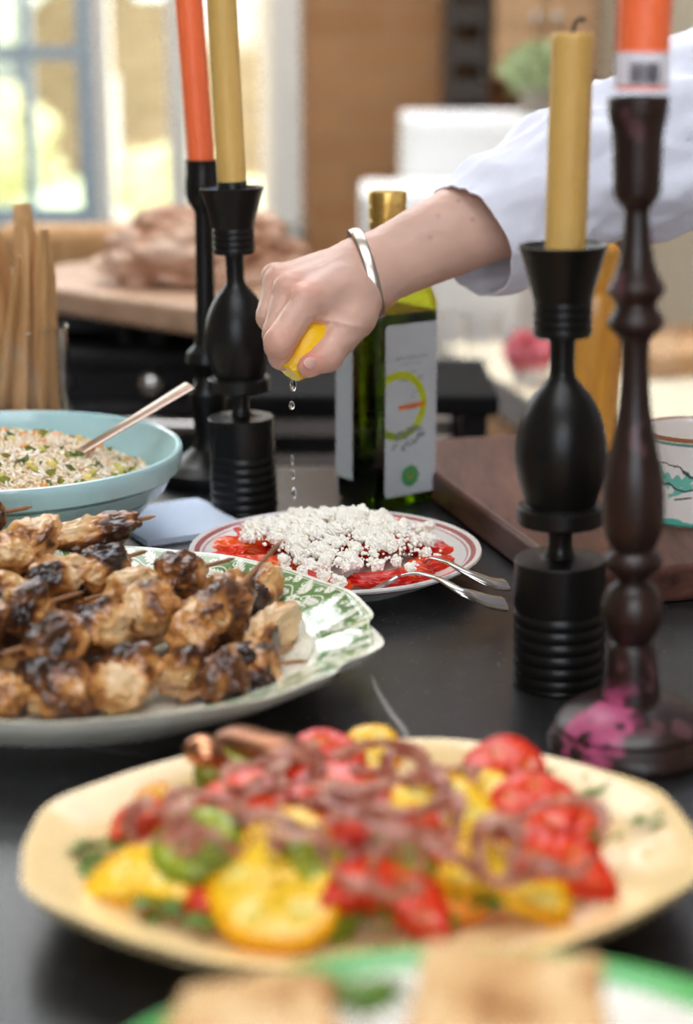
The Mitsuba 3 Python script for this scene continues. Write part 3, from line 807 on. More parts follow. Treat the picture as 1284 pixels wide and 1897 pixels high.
part(ob, 'side_label', on_face(flat(sbox(-0.027, -0.058, -0.004, 0.058)), 0.0, 0.078, face=1), 'm_label')

# ---------------------------------------------------------------- pepper mill and painted pot on the cutting board
ZB = 0.0273
pm = thing('pepper_mill', 'glossy orange brown wooden pepper mill on the cutting board', 'pepper mill')
bp = np.array([0.208, 1.462])
part(pm, 'body', lathe([(0, 0), (0.030, 0), (0.031, 0.003), (0.031, 0.010), (0.0285, 0.018), (0.0262, 0.035), (0.0268, 0.06), (0.0305, 0.092), (0.0325, 0.115), (0.0300, 0.134), (0.0265, 0.1395), (0, 0.1395)], 64, (*bp, ZB)), 'm_mill', 35)
hd = part(pm, 'head', lathe([(0, 0.140), (0.0255, 0.140), (0.027, 0.143), (0.0285, 0.150), (0.028, 0.160), (0.0245, 0.169), (0.018, 0.175), (0.009, 0.178), (0, 0.1785)], 64, (*bp, ZB)), 'm_mill', 35)
part(hd, 'knob', lathe([(0, 0.178), (0.005, 0.178), (0.0055, 0.182), (0.004, 0.185), (0, 0.186)], 24, (*bp, ZB)), 'm_steel', 35)

XP, YP = 0.2555, 1.237
pot = thing('painted_pot', 'white ceramic pot painted with green leaves and black lines on the cutting board', 'pot')


def pot_fn(p, n, uv):
    q = dr.atan2(p.y - YP, p.x - XP)
    s, z = q * 0.040, p.z - ZB
    wob = 0.006 * (fbm(s * 160, z * 160, 0.0, 2) - 0.5)
    base = mi.Color3f(0.66, 0.60, 0.55)
    green = mi.Color3f(0.08, 0.38, 0.29)
    outside = smoothstep(0.0375, 0.0385, dr.sqrt(dr.square(p.x - XP) + dr.square(p.y - YP)))
    cell = s / 0.022
    c = cell - dr.floor(cell) - 0.5
    z1 = 0.040 + 0.007 * dr.sin(cell * 2.1) + wob
    leaf = smoothstep(0.0062, 0.0055, dr.abs(z - z1) + 0.002 * dr.sin(cell * 19) + 0.006 * dr.abs(c)) * smoothstep(0.30, 0.36, fbm(s * 75 + 3, z * 60, 1.0, 2))
    leaf = dr.maximum(leaf, smoothstep(0.0022, 0.0016, dr.abs(z - 0.028 - 0.35 * (c * 0.022) - wob)) * smoothstep(0.45, 0.5, noise(s * 90, 4.0)))
    foot = smoothstep(0.0058, 0.0046, z + wob)
    rim = smoothstep(0.0625, 0.0632, z) * smoothstep(0.0665, 0.0660, z)
    rim_line = smoothstep(0.0598, 0.0604, z) * smoothstep(0.0625, 0.0618, z)
    l1 = smoothstep(0.0011, 0.0007, dr.abs(z - 0.036 - 0.010 * dr.sin(cell * 1.3 + 0.8) - wob))
    l2 = smoothstep(0.0011, 0.0007, dr.abs(z - 0.028 - 0.008 * dr.sin(cell * 2.7) * dr.sin(cell * 0.9) + wob))
    l3 = smoothstep(0.0008, 0.0005, dr.abs(z - 0.022 - 0.2 * c * 0.022)) * smoothstep(0.30, 0.26, dr.abs(c))
    col = mix(base, green, dr.maximum(leaf * 0.9, foot) * outside)
    col = mix(col, (0.02, 0.02, 0.025), dr.maximum(dr.maximum(l1, l2), l3) * outside * 0.9)
    col = mix(col, (0.10, 0.22, 0.18), rim_line * outside)
    return mix(col, (0.30, 0.12, 0.05), rim * outside)


mat('m_pot', proc(pot_fn), 0.18, 0.5, clearcoat=0.3)
put(pot, lathe([(0, 0), (0.0375, 0), (0.0395, 0.002), (0.0405, 0.010), (0.0402, 0.045), (0.0398, 0.062), (0.0405, 0.0645), (0.0400, 0.0665), (0.0385, 0.0662), (0.0368, 0.062), (0.0365, 0.012), (0.034, 0.006), (0, 0.005)], 80, (XP, YP, ZB)), 'm_pot', 35)

# ---------------------------------------------------------------- wooden sticks in a glass jar
XJ, YJ = -0.277, 1.440
jr = thing('glass_jar', 'clear glass jar full of flat wooden sticks behind the blue bowl', 'jar')
put(jr, lathe([(0, 0), (0.040, 0), (0.043, 0.003), (0.043, 0.135), (0.0405, 0.136), (0.0398, 0.008), (0, 0.007)], 48, (XJ, YJ, 0.0003)), 'm_clear', 40)
for i, (x0, y0, x1, y1, h, w) in enumerate([(-0.012, 0.016, -0.030, 0.034, 0.215, 0.0095), (0.004, 0.018, -0.018, 0.030, 0.205, 0.010), (0.014, 0.012, 0.004, 0.030, 0.228, 0.011), (0.022, 0.000, 0.022, 0.018, 0.205, 0.0105), (-0.020, -0.004, -0.034, 0.004, 0.200, 0.0105),
                                             (-0.004, -0.010, 0.008, 0.006, 0.218, 0.010), (0.018, -0.016, 0.030, -0.014, 0.212, 0.0100), (-0.022, -0.018, 0.010, -0.026, 0.192, 0.0085), (-0.006, 0.002, -0.022, 0.012, 0.226, 0.009)]):
    p0, p1 = np.array([XJ + x0, YJ + y0, 0.009]), np.array([XJ + x1, YJ + y1, h * 1.03])
    c = p0 + (p1 - p0) * np.linspace(0, 1, 12)[:, None]
    r = np.full(12, w); r[-2:] = w * np.array([0.85, 0.35 if i % 2 else 0.7])
    lab = ('wooden stick at the back left of the jar', 'wooden stick behind the tallest one in the jar', 'tallest wooden stick of the jar with pointed tip', 'wooden stick at the right side of the jar', 'wooden stick leaning furthest to the left in the jar', 'wooden stick crossing the front middle of the jar', 'wooden stick at the front right of the jar',
           'short wooden stick slanting across the front of the jar', 'wooden stick in the middle of the jar between the others')[i]
    single('wooden_stick', 'flat pale brown ' + lab, 'stick', tube(c, r, 8, flat=0.42), 'm_stick', 45, group='wooden sticks in the glass jar')

# ---------------------------------------------------------------- pale blue bowl of rice salad
XR, YR = -0.256, 1.249
bw = thing('serving_bowl', 'pale blue ridged ceramic bowl holding the rice salad', 'bowl')
out = [(0, 0.003), (0.062, 0.003), (0.066, 0), (0.074, 0), (0.077, 0.004), (0.083, 0.010), (0.0915, 0.0185), (0.0985, 0.0255), (0.0990, 0.0262), (0.0965, 0.0270), (0.0968, 0.0282), (0.1030, 0.0288), (0.1065, 0.0305), (0.1105, 0.0355), (0.1140, 0.0402), (0.1143, 0.0410), (0.1118, 0.0418), (0.1120, 0.0430),
       (0.1180, 0.0436), (0.1210, 0.0452), (0.1238, 0.0505), (0.1258, 0.0552), (0.1260, 0.0560), (0.1235, 0.0568), (0.1237, 0.0580), (0.1300, 0.0586), (0.1322, 0.0602), (0.1336, 0.069), (0.1340, 0.0735), (0.1332, 0.0758), (0.1312, 0.0764), (0.1292, 0.0752), (0.1280, 0.070), (0.122, 0.054), (0.110, 0.036), (0.094, 0.019), (0.074, 0.009), (0, 0.007)]
put(bw, lathe(out, 128, (XR, YR, 0)), 'm_bowl', 30)


def rice_z(x, y):
    r = np.hypot(x, y)
    return 0.051 + 0.030 * np.clip(1 - (np.hypot(x + 0.01, y - 0.01) / 0.105) ** 2, 0, 1) + 0.006 * (meshkit.fbm(np.stack([x * 40, y * 40, 0 * x], -1), 3, 3) - 0.5)


rs = thing('rice_salad', 'mound of rice salad with herbs in the pale blue bowl', 'rice salad', kind='stuff')
gr = np.random.default_rng(5)
cap6 = tube([[-0.0034, 0, 0], [-0.0026, 0, 0], [0, 0, 0], [0.0026, 0, 0], [0.0034, 0, 0]], [0.0003, 0.0009, 0.0011, 0.0009, 0.0003], 6)


def scatter(shape, pos, g, scale=(0.8, 1.2), tilt=0.6, cols=None, jit=0.06):
    """many small copies as one mesh with a colour each"""
    n = len(pos)
    sv, sf = np.array(shape.vertices), np.array(shape.faces)
    a, b, c = g.uniform(0, 2 * PI, n), g.normal(0, tilt, n), g.uniform(0, 2 * PI, n)
    R = np.array([trimesh.transformations.euler_matrix(c[i], b[i], a[i], 'sxyz')[:3, :3] for i in range(n)]) * g.uniform(*scale, n)[:, None, None]
    v = (np.einsum('nij,kj->nki', R, sv) + pos[:, None]).reshape(-1, 3)
    f = (sf[None] + (np.arange(n) * len(sv))[:, None, None]).reshape(-1, 3)
    col = np.array(cols)[g.integers(0, len(cols), n)] * (1 + g.normal(0, jit, (n, 1)))
    return trimesh.Trimesh(v, f, process=False), np.clip(np.repeat(col, len(sv), 0), 0, 1)


def disc_points(g, n, R):
    q, r = g.uniform(0, 2 * PI, n), R * np.sqrt(g.uniform(0, 1, n))
    return r * np.cos(q), r * np.sin(q)


x, y = disc_points(gr, 6500, 0.113)
m, c = scatter(cap6, np.stack([x + XR, y + YR, rice_z(x, y) + gr.uniform(-0.002, 0.0012, len(x))], -1), gr, cols=[(0.84, 0.70, 0.49), (0.88, 0.78, 0.62), (0.78, 0.60, 0.36), (0.90, 0.83, 0.72)])
part(rs, 'grains', m, 'm_vc_satin', True, color=c, kind='stuff')
g1 = np.linspace(-0.116, 0.116, 60)
gx, gy = np.meshgrid(g1, g1, indexing='ij')
rr = np.hypot(gx, gy)
sc = np.where(rr > 0.114, 0.114 / np.maximum(rr, 1e-9), 1)
hz = rice_z(gx * sc, gy * sc) - 0.002
v = np.stack([gx * sc + XR, gy * sc + YR, hz], -1).reshape(-1, 3)
i, j = np.meshgrid(np.arange(59), np.arange(59), indexing='ij')
q = np.stack([i * 60 + j, (i + 1) * 60 + j, (i + 1) * 60 + j + 1, i * 60 + j + 1], -1).reshape(-1, 4)
part(rs, 'mound', (v, q), 'm_vc_rough', True, color=np.tile((0.74, 0.60, 0.39), (3600, 1)), kind='stuff')
x, y = disc_points(gr, 170, 0.108)
lf = trimesh.Trimesh([[-0.005, 0, 0], [-0.001, 0.0022, 0.0008], [0.005, 0, 0.0003], [-0.001, -0.0022, 0.0008], [-0.001, 0.0022, -0.0002], [-0.001, -0.0022, -0.0002]], [[0, 1, 3], [1, 2, 3], [0, 5, 4], [4, 5, 2]], process=False)
m, c = scatter(lf, np.stack([x + XR, y + YR, rice_z(x, y) + 0.002], -1), gr, scale=(0.6, 1.5), tilt=0.4, cols=[(0.13, 0.19, 0.02), (0.25, 0.26, 0.03), (0.08, 0.12, 0.02)])
part(rs, 'herbs', m, 'm_vc_satin', True, color=c, kind='stuff')
x, y = disc_points(gr, 110, 0.108)
m, c = scatter(blob((0.0035, 0.003, 0.0025), 3, 1, 0.3)[0], np.stack([x + XR, y + YR, rice_z(x, y) + 0.0015], -1), gr, scale=(0.7, 1.4), cols=[(0.75, 0.34, 0.12), (0.76, 0.58, 0.16), (0.55, 0.50, 0.12), (0.80, 0.42, 0.22)])
part(rs, 'vegetable_bits', m, 'm_vc_satin', True, color=c, kind='stuff')

sv = thing('serving_spoon', 'silver serving spoon sticking out of the rice salad', 'spoon')
p1, p2 = aty(190, 812, 1.268), aty(350, 716, 1.305)
d = (p2 - p1) / np.linalg.norm(p2 - p1)
c = p1 - d * 0.03 + (p2 - p1 + d * 0.03) * np.linspace(0, 1, 24)[:, None]
t = np.linspace(0, 1, 24)
part(sv, 'handle', tube(c, 0.0056 + 0.0036 * t ** 1.5, 14, flat=0.35), 'm_spoon_old', 40)
b, _ = blob((0.03, 0.019, 0.006), 2, 3, 0.0, amp2=0.0)
part(sv, 'spoon_bowl', move(b, tuple(p1 - d * 0.050 - np.array([0, 0, 0.006])), rz=math.atan2(d[1], d[0]), ry=-0.45), 'm_spoon_old', True)
mat('m_spoon_old', (0.46, 0.33, 0.27), 0.3, 0.5, metallic=1.0)
c = at(325, 975, 0)
nv, nf = [], []
n = 14
u, w = np.meshgrid(np.linspace(-0.5, 0.5, n), np.linspace(-0.5, 0.5, n), indexing='ij')
zz = 0.003 + 0.002 * (meshkit.fbm(np.stack([u * 3, w * 3, 0 * u], -1), 2, 8)) * 2
top = np.stack([u * 0.085, w * 0.10, zz], -1).reshape(-1, 3); bot = top.copy(); bot[:, 2] = 0.0006
i, j = np.meshgrid(np.arange(n - 1), np.arange(n - 1), indexing='ij')
q = np.stack([i * n + j, (i + 1) * n + j, (i + 1) * n + j + 1, i * n + j + 1], -1).reshape(-1, 4)
ed = np.concatenate([np.arange(n) * n, (n - 1) * n + np.arange(1, n), np.arange(n - 2, -1, -1) * n + n - 1, np.arange(n - 2, 0, -1)])
e2 = np.roll(ed, -1)
nap = orient(trimesh.Trimesh(np.vstack([top, bot]), np.vstack([q[:, [0, 1, 2]], q[:, [0, 2, 3]], q[:, [0, 2, 1]] + n * n, q[:, [0, 3, 2]] + n * n, np.stack([ed, ed + n * n, e2 + n * n], 1), np.stack([ed, e2 + n * n, e2], 1)]), process=False))
single('folded_napkin', 'pale blue folded linen napkin between the blue bowl and the red rimmed plate', 'napkin', move(nap, (c[0] - 0.002, c[1] + 0.005, 0), rz=0.5), 'm_linen', 40)

# ---------------------------------------------------------------- red rimmed plate with peppers and crumbled feta
XF, YF = -0.008, 1.172


def red_rim_fn(p, n, uv):
    r = dr.sqrt(dr.square(p.x - XF) + dr.square(p.y - YF))
    m = smoothstep(0.0955, 0.0960, r) * smoothstep(0.0996, 0.0991, r) + 0.7 * smoothstep(0.0925, 0.0929, r) * smoothstep(0.0942, 0.0938, r)
    m = m * smoothstep(0.010, 0.0105, p.z)
    return mix((0.66, 0.63, 0.60), (0.34, 0.055, 0.06), m * 0.9)


mat('m_plate_red', proc(red_rim_fn), 0.15, 0.5, clearcoat=0.4)
single('feta_plate', 'white plate with a red banded rim under the peppers and feta', 'plate',
       lathe([(0, 0.003), (0.056, 0.003), (0.058, 0), (0.063, 0), (0.065, 0.002), (0.080, 0.0075), (0.098, 0.0165), (0.1028, 0.0188), (0.1036, 0.0203), (0.1030, 0.0217), (0.1010, 0.0216), (0.094, 0.0192), (0.080, 0.0125), (0.068, 0.0085), (0.062, 0.0072), (0, 0.0068)], 128, (XF, YF, 0)), 'm_plate_red', 35)
PEP = [(455, 1008, .030, .016, 0.15, 0, 'wide orange red roasted pepper strip at the left end of the plate'), (425, 1028, .016, .010, 0.9, 1, 'small dark red pepper strip at the far left end'), (500, 1042, .026, .012, -0.25, 0, 'red pepper strip behind the long skewer stick'),
       (560, 1072, .020, .011, -0.3, 1, 'dark red pepper strip behind the green platter rim'), (610, 1082, .016, .009, 0.2, 0, 'orange red pepper piece at the front under feta'), (706, 1070, .024, .011, 0.1, 1, 'glossy red pepper strip at the front of the plate'),
       (762, 1064, .016, .009, -0.1, 0, 'orange pepper strip beside the fork handle'), (730, 972, .020, .012, 0.5, 1, 'red pepper strip at the back of the plate'), (795, 1012, .020, .011, -0.5, 1, 'red pepper strip at the right edge of the feta'), (640, 1010, .05, .03, 0.0, 1, 'large red pepper piece buried under the feta'),
       (800, 1040, .018, .010, 0.3, 0, 'orange pepper strip under the spoon handle'), (385 + 70, 985, .014, .008, 0.4, 1, 'small red pepper strip under the leftmost feta lump'), (690, 945 + 20, .022, .012, -0.2, 0, 'pepper strip hidden at the far side under feta')]
for i, (px, py, a, b, rz, dark, lab) in enumerate(PEP):
    m, h = blob((a, b, 0.006), 100 + i, 4, 0.24, 1.5, 0.05, 3.5, 0.12)
    v = np.array(m.vertices)
    v[:, 2] += 0.0035 * (meshkit.fbm(v * 75 + i, 2, i) - 0.5) * 2
    m = trimesh.Trimesh(v, m.faces, process=False)
    k = meshkit.fbm(v * 70 + i * 3, 3, 5)
    col = ramp(k, ((0.3, (0.34, 0.006, 0.004)), (0.5, (0.52, 0.012, 0.006)), (0.7, (0.66, 0.035, 0.007)))) if dark else ramp(k, ((0.3, (0.52, 0.012, 0.005)), (0.5, (0.70, 0.055, 0.007)), (0.72, (0.78, 0.13, 0.015))))
    p = at(px, py, 0.016)
    single('pepper_strip', lab, 'pepper', move(m, (p[0], p[1], 0.0145 + (0.003 if i == 9 else 0)), rz=rz), 'm_pepper', True, color=col)
# feta
gf = np.random.default_rng(11)
FV = []
for i in range(9):
    gq = np.random.default_rng(300 + i)
    bits = [blob((0.66, 0.58, 0.52), 300 + i, 3, 0.5, 1.5, 0.22, 5)[0]]
    for j in range(30 if i < 5 else 12):
        q0 = gq.normal(size=3); q0 *= gq.uniform(0.48, 0.80) / np.linalg.norm(q0)
        c0 = blob((1, 0.85, 0.75), 400 + 20 * i + j, 1, 0.5, 1.2, 0.25, 4)[0]
        bits.append(move(c0, q0 * [1, 0.9, 0.8], rz=gq.uniform(0, 6), rx=gq.uniform(0, 6), s=gq.uniform(0.12, 0.27)))
    FV.append((trimesh.util.concatenate(bits), None))


def feta_top(x, y):
    """height of the feta heap above the plate at an offset from the plate's centre"""
    u, w = (x - 0.002) / 0.072, (y - 0.010) / 0.062
    return 0.018 + 0.021 * np.clip(1 - u * u - w * w, 0, 1) ** 0.7


def feta_ok(px, py):
    if px < 520 and py > 1000 and px + (py - 1000) * 1.2 < 560: return False
    if 640 < px < 790 and py > 1052: return False
    if px > 775 and 985 < py < 1036 and gf.uniform() < 0.6: return False
    if 700 < px < 770 and 955 < py < 992 and gf.uniform() < 0.6: return False
    return True


def to_px(p):
    q = np.array(p) - [0, 0, H]
    f = q[1] * math.cos(PITCH) - q[2] * math.sin(PITCH); u = q[1] * math.sin(PITCH) + q[2] * math.cos(PITCH)
    return 642 + F * q[0] / f, 948.5 - F * u / f


FETA = ('feta_crumble', 'crumbled white feta lump on the red peppers', 'feta crumbles heaped on the peppers')
fcol = np.array([(0.90, 0.88, 0.80), (0.91, 0.90, 0.85), (0.88, 0.84, 0.70)])


def feta(p, s, big=False):
    m, _ = FV[gf.integers(0, 5) if s > 0.0045 else gf.integers(5, 9)]
    mm = move(m, tuple(p), rz=gf.uniform(0, 6.3), rx=gf.uniform(0, 6.3), s=s)
    x, y = p[0] - XF, p[1] - YF
    where = 'at the left end of the heap' if x < -0.045 else 'at the right end of the heap near the cutlery' if x > 0.045 else 'along the front of the heap' if y < -0.018 else 'at the back of the heap before the bottle' if y > 0.045 else 'in the middle of the heap'
    single(FETA[0], 'crumbled white feta lump ' + where, 'cheese', mm, 'm_feta', 50, group='feta crumbles ' + where)


mat('m_pepper', VC, 0.16, 0.35)
mat('m_feta', (0.90, 0.87, 0.78), 0.75, 0.25)
for px, py, z, s in ((462, 978, .026, .0085), (478, 968, .027, .007), (455, 990, .022, .006), (480, 985, .025, .006), (600, 1068, .022, .0065), (628, 1078, .020, .0075), (618, 1092, .017, .006), (560, 1058, .024, .0055), (735, 1040, .026, .006), (760, 1050, .024, .0055), (795, 975, .024, .0065), (640, 1050, .024, .0055)):
    feta(at(px, py, z), s)
n = 0
while n < 270:
    x, y = gf.uniform(-0.078, 0.078), gf.uniform(-0.062, 0.074)
    r2 = ((x - 0.002) / 0.078) ** 2 + ((y - 0.008) / 0.068) ** 2
    if r2 > 1 or (r2 > 0.55 and gf.uniform() < 0.55): continue
    s = gf.choice([0.0034, 0.0048, 0.0064, 0.0082], p=[0.25, 0.35, 0.27, 0.13])
    z = feta_top(x, y) + s * 0.2 + gf.uniform(-0.002, 0.001)
    p = (XF + x, YF + y, z)
    if not feta_ok(*to_px(p)): continue
    feta(p, s)
    n += 1
pts = []
while len(pts) < 1300:
    x, y = gf.uniform(-0.084, 0.084), gf.uniform(-0.07, 0.078)
    if (x / 0.080) ** 2 + ((y - 0.008) / 0.070) ** 2 > gf.uniform(0.3, 1): continue
    p = (XF + x, YF + y, feta_top(x, y) + gf.uniform(-0.001, 0.003))
    if not feta_ok(*to_px(p)) and gf.uniform() < 0.9: continue
    pts.append(p)
m, c = scatter(trimesh.Trimesh(blob((1, .9, .8), 77, 1, 0.5, 2.0, 0.2)[0].vertices * 0.0011, ICO[1].faces, process=False), np.array(pts), gf, scale=(0.4, 1.7), tilt=1.0, cols=fcol)
single('feta_crumbs', 'fine white feta crumbs strewn between the larger lumps', 'cheese', m, 'm_vc_rough', True, color=c, kind='stuff')


def cutlery(name, label, pts, widths, thick, head=None):
    k = thing(name, label, name.split('_')[-1])
    c = spline(pts, 36)
    t = np.linspace(0, 1, 36)
    w = np.interp(t, np.linspace(0, 1, len(widths)), widths)
    part(k, 'handle', tube(c, w, 14, flat=thick), 'm_steel', 40)
    return k, c


sp_, c = cutlery('serving_fork', 'silver fork whose handle leans over the front right rim of the feta plate', [at(745, 1066, 0.027), at(775, 1062, 0.031), at(812, 1072, 0.033), at(860, 1098, 0.0285), at(905, 1114, 0.021), at(934, 1119, 0.017)], (0.0022, 0.0024, 0.0026, 0.0034, 0.0058, 0.0060), 0.42)
d0 = c[0] - c[2]; d0 /= np.linalg.norm(d0)
fk = [tube(np.array([c[0] + d0 * 0.004, c[0] + d0 * 0.012 + np.array([0, 0, -0.003]) + np.cross(d0, [0, 0, 1]) * s, c[0] + d0 * 0.042 + np.array([0, 0, -0.009]) + np.cross(d0, [0, 0, 1]) * s]), 0.0014, 8) for s in (-0.0075, -0.0025, 0.0025, 0.0075)]
part(sp_, 'tines', cat(*fk), 'm_steel', 40)
sp_, c = cutlery('table_spoon', 'silver spoon whose handle leans over the right rim of the feta plate behind the fork', [at(788, 1042, 0.024), at(805, 1034, 0.031), at(830, 1042, 0.0325), at(868, 1062, 0.0285), at(905, 1078, 0.023), at(936, 1083, 0.019)], (0.0022, 0.0025, 0.0027, 0.0036, 0.0058, 0.0060), 0.42)
b, _ = blob((0.024, 0.015, 0.004), 2, 3, 0.0, amp2=0.0)
d0 = c[0] - c[2]
part(sp_, 'spoon_bowl', move(b, tuple(c[0] + np.array([-0.022, 0.004, -0.009])), rz=0.1), 'm_steel', True)

# ---------------------------------------------------------------- green transfer printed platter
PX, PY, PA, PB, PR = -0.172, 0.970, 0.193, 0.158, -0.22


def platter(profile, a, b, n, wave, nz=None):
    """profile: (fraction of the outline, z); wave(q) scales the outline at polar angle q"""
    q = np.linspace(0, 2 * PI, n, endpoint=False)
    V, UV = [], []
    L = np.concatenate([[0], np.cumsum(np.hypot(np.diff([p[0] for p in profile]), np.diff([p[1] for p in profile]) * 4))])
    for (f, z), l in zip(profile, L):
        w = 1 + (wave(q) - 1) * np.clip((f - 0.55) / 0.45, 0, 1)
        V.append(np.stack([a * f * np.cos(q) * w, b * f * np.sin(q) * w, np.full(n, z)], -1))
    return np.array(V)


def grid_mesh(V, wrap=True):
    k, n = V.shape[:2]
    i, j = np.meshgrid(np.arange(k - 1), np.arange(n), indexing='ij')
    jj = (j + 1) % n
    q = np.stack([i * n + j, i * n + jj, (i + 1) * n + jj, (i + 1) * n + j], -1).reshape(-1, 4)
    return trimesh.Trimesh(V.reshape(-1, 3), np.vstack([q[:, [0, 1, 2]], q[:, [0, 2, 3]]]), process=False)


def rim_wave(q):
    w = 1 + 0.007 * np.cos(10 * q + 0.6) + 0.004 * np.cos(20 * q)
    for c in (0.0, PI):
        d = np.abs((q - c + PI) % (2 * PI) - PI)
        w = w + 0.018 * np.exp(-(d / 0.10) ** 2) - 0.022 * np.exp(-((d - 0.23) / 0.07) ** 2)
    return w


def dense(prof, k=6):
    p = np.array(prof, float)
    return spline(p, (len(p) - 1) * k + 1)


inner = dense([(0.0, 0.0075), (0.30, 0.0075), (0.55, 0.008), (0.64, 0.0105), (0.72, 0.0165), (0.80, 0.0235), (0.88, 0.0290), (0.95, 0.0335), (0.985, 0.0355), (0.997, 0.0358)], 5)
outer = dense([(0.997, 0.0358), (1.0, 0.0345), (0.99, 0.0315), (0.95, 0.0265), (0.86, 0.0165), (0.74, 0.006), (0.69, 0.0022), (0.675, 0.0), (0.645, 0.0), (0.635, 0.003), (0.3, 0.0035), (0.0, 0.0035)], 3)
prof = np.vstack([inner, outer[1:]])
V = platter(prof, PA, PB, 360, rim_wave)
R2 = np.array([[math.cos(PR), -math.sin(PR)], [math.sin(PR), math.cos(PR)]])
V[..., :2] = V[..., :2] @ R2.T + [PX, PY]
m = orient(grid_mesh(V))


def transfer_fn(p, n, uv):
    """green printed band of scrolls and flowers, worked out in the platter's own polar coordinates"""
    x0, y0 = p.x - PX, p.y - PY
    c, s_ = math.cos(PR), math.sin(PR)
    x, y = (c * x0 + s_ * y0) / PA, (-s_ * x0 + c * y0) / PB
    q = dr.atan2(y, x)
    f = dr.sqrt(x * x + y * y)
    wv = 1 + 0.007 * dr.cos(10 * q + 0.6) + 0.004 * dr.cos(20 * q)
    f = f / wv
    N = 34.0
    s = q / (2 * PI) * N
    cell = dr.floor(s)
    X = (s - cell - 0.5) * 32.0                       # mm along the rim
    Y = (f - 0.895) * 172.0                           # mm across the band

    def flower(cx, cy, R):
        dx, dy = X - cx, Y - cy
        r = dr.sqrt(dx * dx + dy * dy); a = dr.atan2(dy, dx)
        pet = R * (0.55 + 0.45 * dr.abs(dr.cos(2.5 * a + 0.4)))
        return smoothstep(0.3, -0.3, r - pet) * smoothstep(0.5, 1.0, r)

    def acanthus(cx, cy, ang, L, W):
        """a lobed leaf from (cx, cy) along the direction ang, bent a little"""
        u = (X - cx) * math.cos(ang) + (Y - cy) * math.sin(ang)
        w = -(X - cx) * math.sin(ang) + (Y - cy) * math.cos(ang) - 0.035 * u * u
        t = dr.clip(u / L, 0, 1)
        half = W * dr.sin(PI * dr.power(t, 0.75)) * (0.50 + 0.50 * dr.abs(dr.sin(u * 1.05 - dr.abs(w) * 0.55)))
        inside = smoothstep(0.25, -0.25, dr.abs(w) - half) * smoothstep(0, 0.3, u) * smoothstep(L, L - 0.3, u)
        veins = dr.maximum(smoothstep(0.28, 0.12, dr.abs(w)), 0.8 * smoothstep(0.16, 0.04, dr.abs(dr.sin(u * 1.05 - dr.abs(w) * 0.55))))
        return inside * (1 - 0.7 * veins)

    def curl(cx, cy, R):
        return smoothstep(0.55, 0.3, dr.abs(dr.sqrt(dr.square(X - cx) + dr.square(Y - cy)) - R))

    stem = smoothstep(0.75, 0.45, dr.abs(Y - 4.0 * dr.sin((X + 4) / 32.0 * 2 * PI)))
    on = dr.maximum(dr.maximum(flower(-11.5, -5.0, 4.6), flower(6.5, -6.5, 3.6)), flower(13.0, 8.5, 2.8))
    on = dr.maximum(on, dr.maximum(acanthus(-15.0, 2.0, 0.30, 17.0, 5.4), acanthus(-3.5, -2.0, -0.35, 15.0, 4.4)))
    on = dr.maximum(on, dr.maximum(acanthus(3.0, 9.0, 0.35, 12.0, 3.6), acanthus(16.0, -9.0, 2.7, 10.0, 3.2)))
    on = dr.maximum(on, dr.maximum(dr.maximum(curl(-4.5, 9.5, 2.6), curl(1.5, -10.0, 2.2)), dr.maximum(curl(12.0, -1.5, 2.4), stem * 0.8)))
    band = smoothstep(-13.5, -13.1, Y + 0.9 * dr.cos(20 * q)) * smoothstep(15.2, 14.8, Y)
    rimline = smoothstep(0.5, 0.2, dr.abs(Y - 13.6)) + smoothstep(0.45, 0.2, dr.abs(Y + 12.2 + 0.9 * dr.cos(20 * q)))
    green = band * (1 - dr.clip(dr.maximum(on, rimline), 0, 1))
    # fine lines and sprigs further in
    Y2 = Y + 16.5 + 2.4 * dr.cos(17 * q)
    green = dr.maximum(green, 0.75 * dr.maximum(smoothstep(0.55, 0.3, dr.abs(Y2)), smoothstep(0.35, 0.15, dr.abs(Y2 + 1.6))))
    s2 = q / (2 * PI) * 17.0
    X2 = (s2 - dr.floor(s2) - 0.5) * 64.0
    Yi = Y + 30.0
    vine = Yi - 4.0 * dr.sin(X2 / 64.0 * 4 * PI)
    sprig = smoothstep(0.35, 0.15, dr.abs(vine)) * 0.8

    def leafy(cx, cy, ang, L, W):
        u = (X2 - cx) * math.cos(ang) + (Yi - cy) * math.sin(ang)
        w = -(X2 - cx) * math.sin(ang) + (Yi - cy) * math.cos(ang)
        half = W * dr.sin(PI * dr.clip(u / L, 0, 1)) * (0.75 + 0.25 * dr.abs(dr.sin(u * 1.5)))
        return smoothstep(0.2, -0.2, dr.abs(w) - half) * smoothstep(0, 0.3, u) * smoothstep(L, L - 0.3, u) * (0.75 - 0.35 * smoothstep(0.3, 0.1, dr.abs(w)))

    for cx, cy, ang, L, W in ((-26, 1, 1.0, 7, 2.0), (-20, 3, -1.1, 8, 2.2), (-9, 2, 0.9, 7.5, 2.1), (-3, -2, -0.8, 7, 2.0), (6, -3, 1.1, 8, 2.2), (12, 2, -1.0, 7, 2.0), (22, 3, 0.8, 7, 2.0), (27, -1, -1.2, 8, 2.1)):
        sprig = dr.maximum(sprig, leafy(cx, cy, ang, L, W))
    for cx, cy, R in ((-15.0, 6.0, 4.0), (17.0, -5.5, 4.2)):
        dx, dy = X2 - cx, Yi - cy
        r = dr.sqrt(dx * dx + dy * dy); a = dr.atan2(dy, dx)
        pet = R * (0.6 + 0.4 * dr.abs(dr.cos(2.5 * a)))
        sprig = dr.maximum(sprig, smoothstep(0.5, 0.2, dr.abs(r - pet)) * 0.9 + smoothstep(0.3, -0.3, r - pet) * 0.28)
    green = dr.maximum(green, 0.8 * sprig * smoothstep(-17.5, -19.5, Y))
    grain = 0.85 + 0.3 * fbm(p.x * 900, p.y * 900, 0.0, 2)
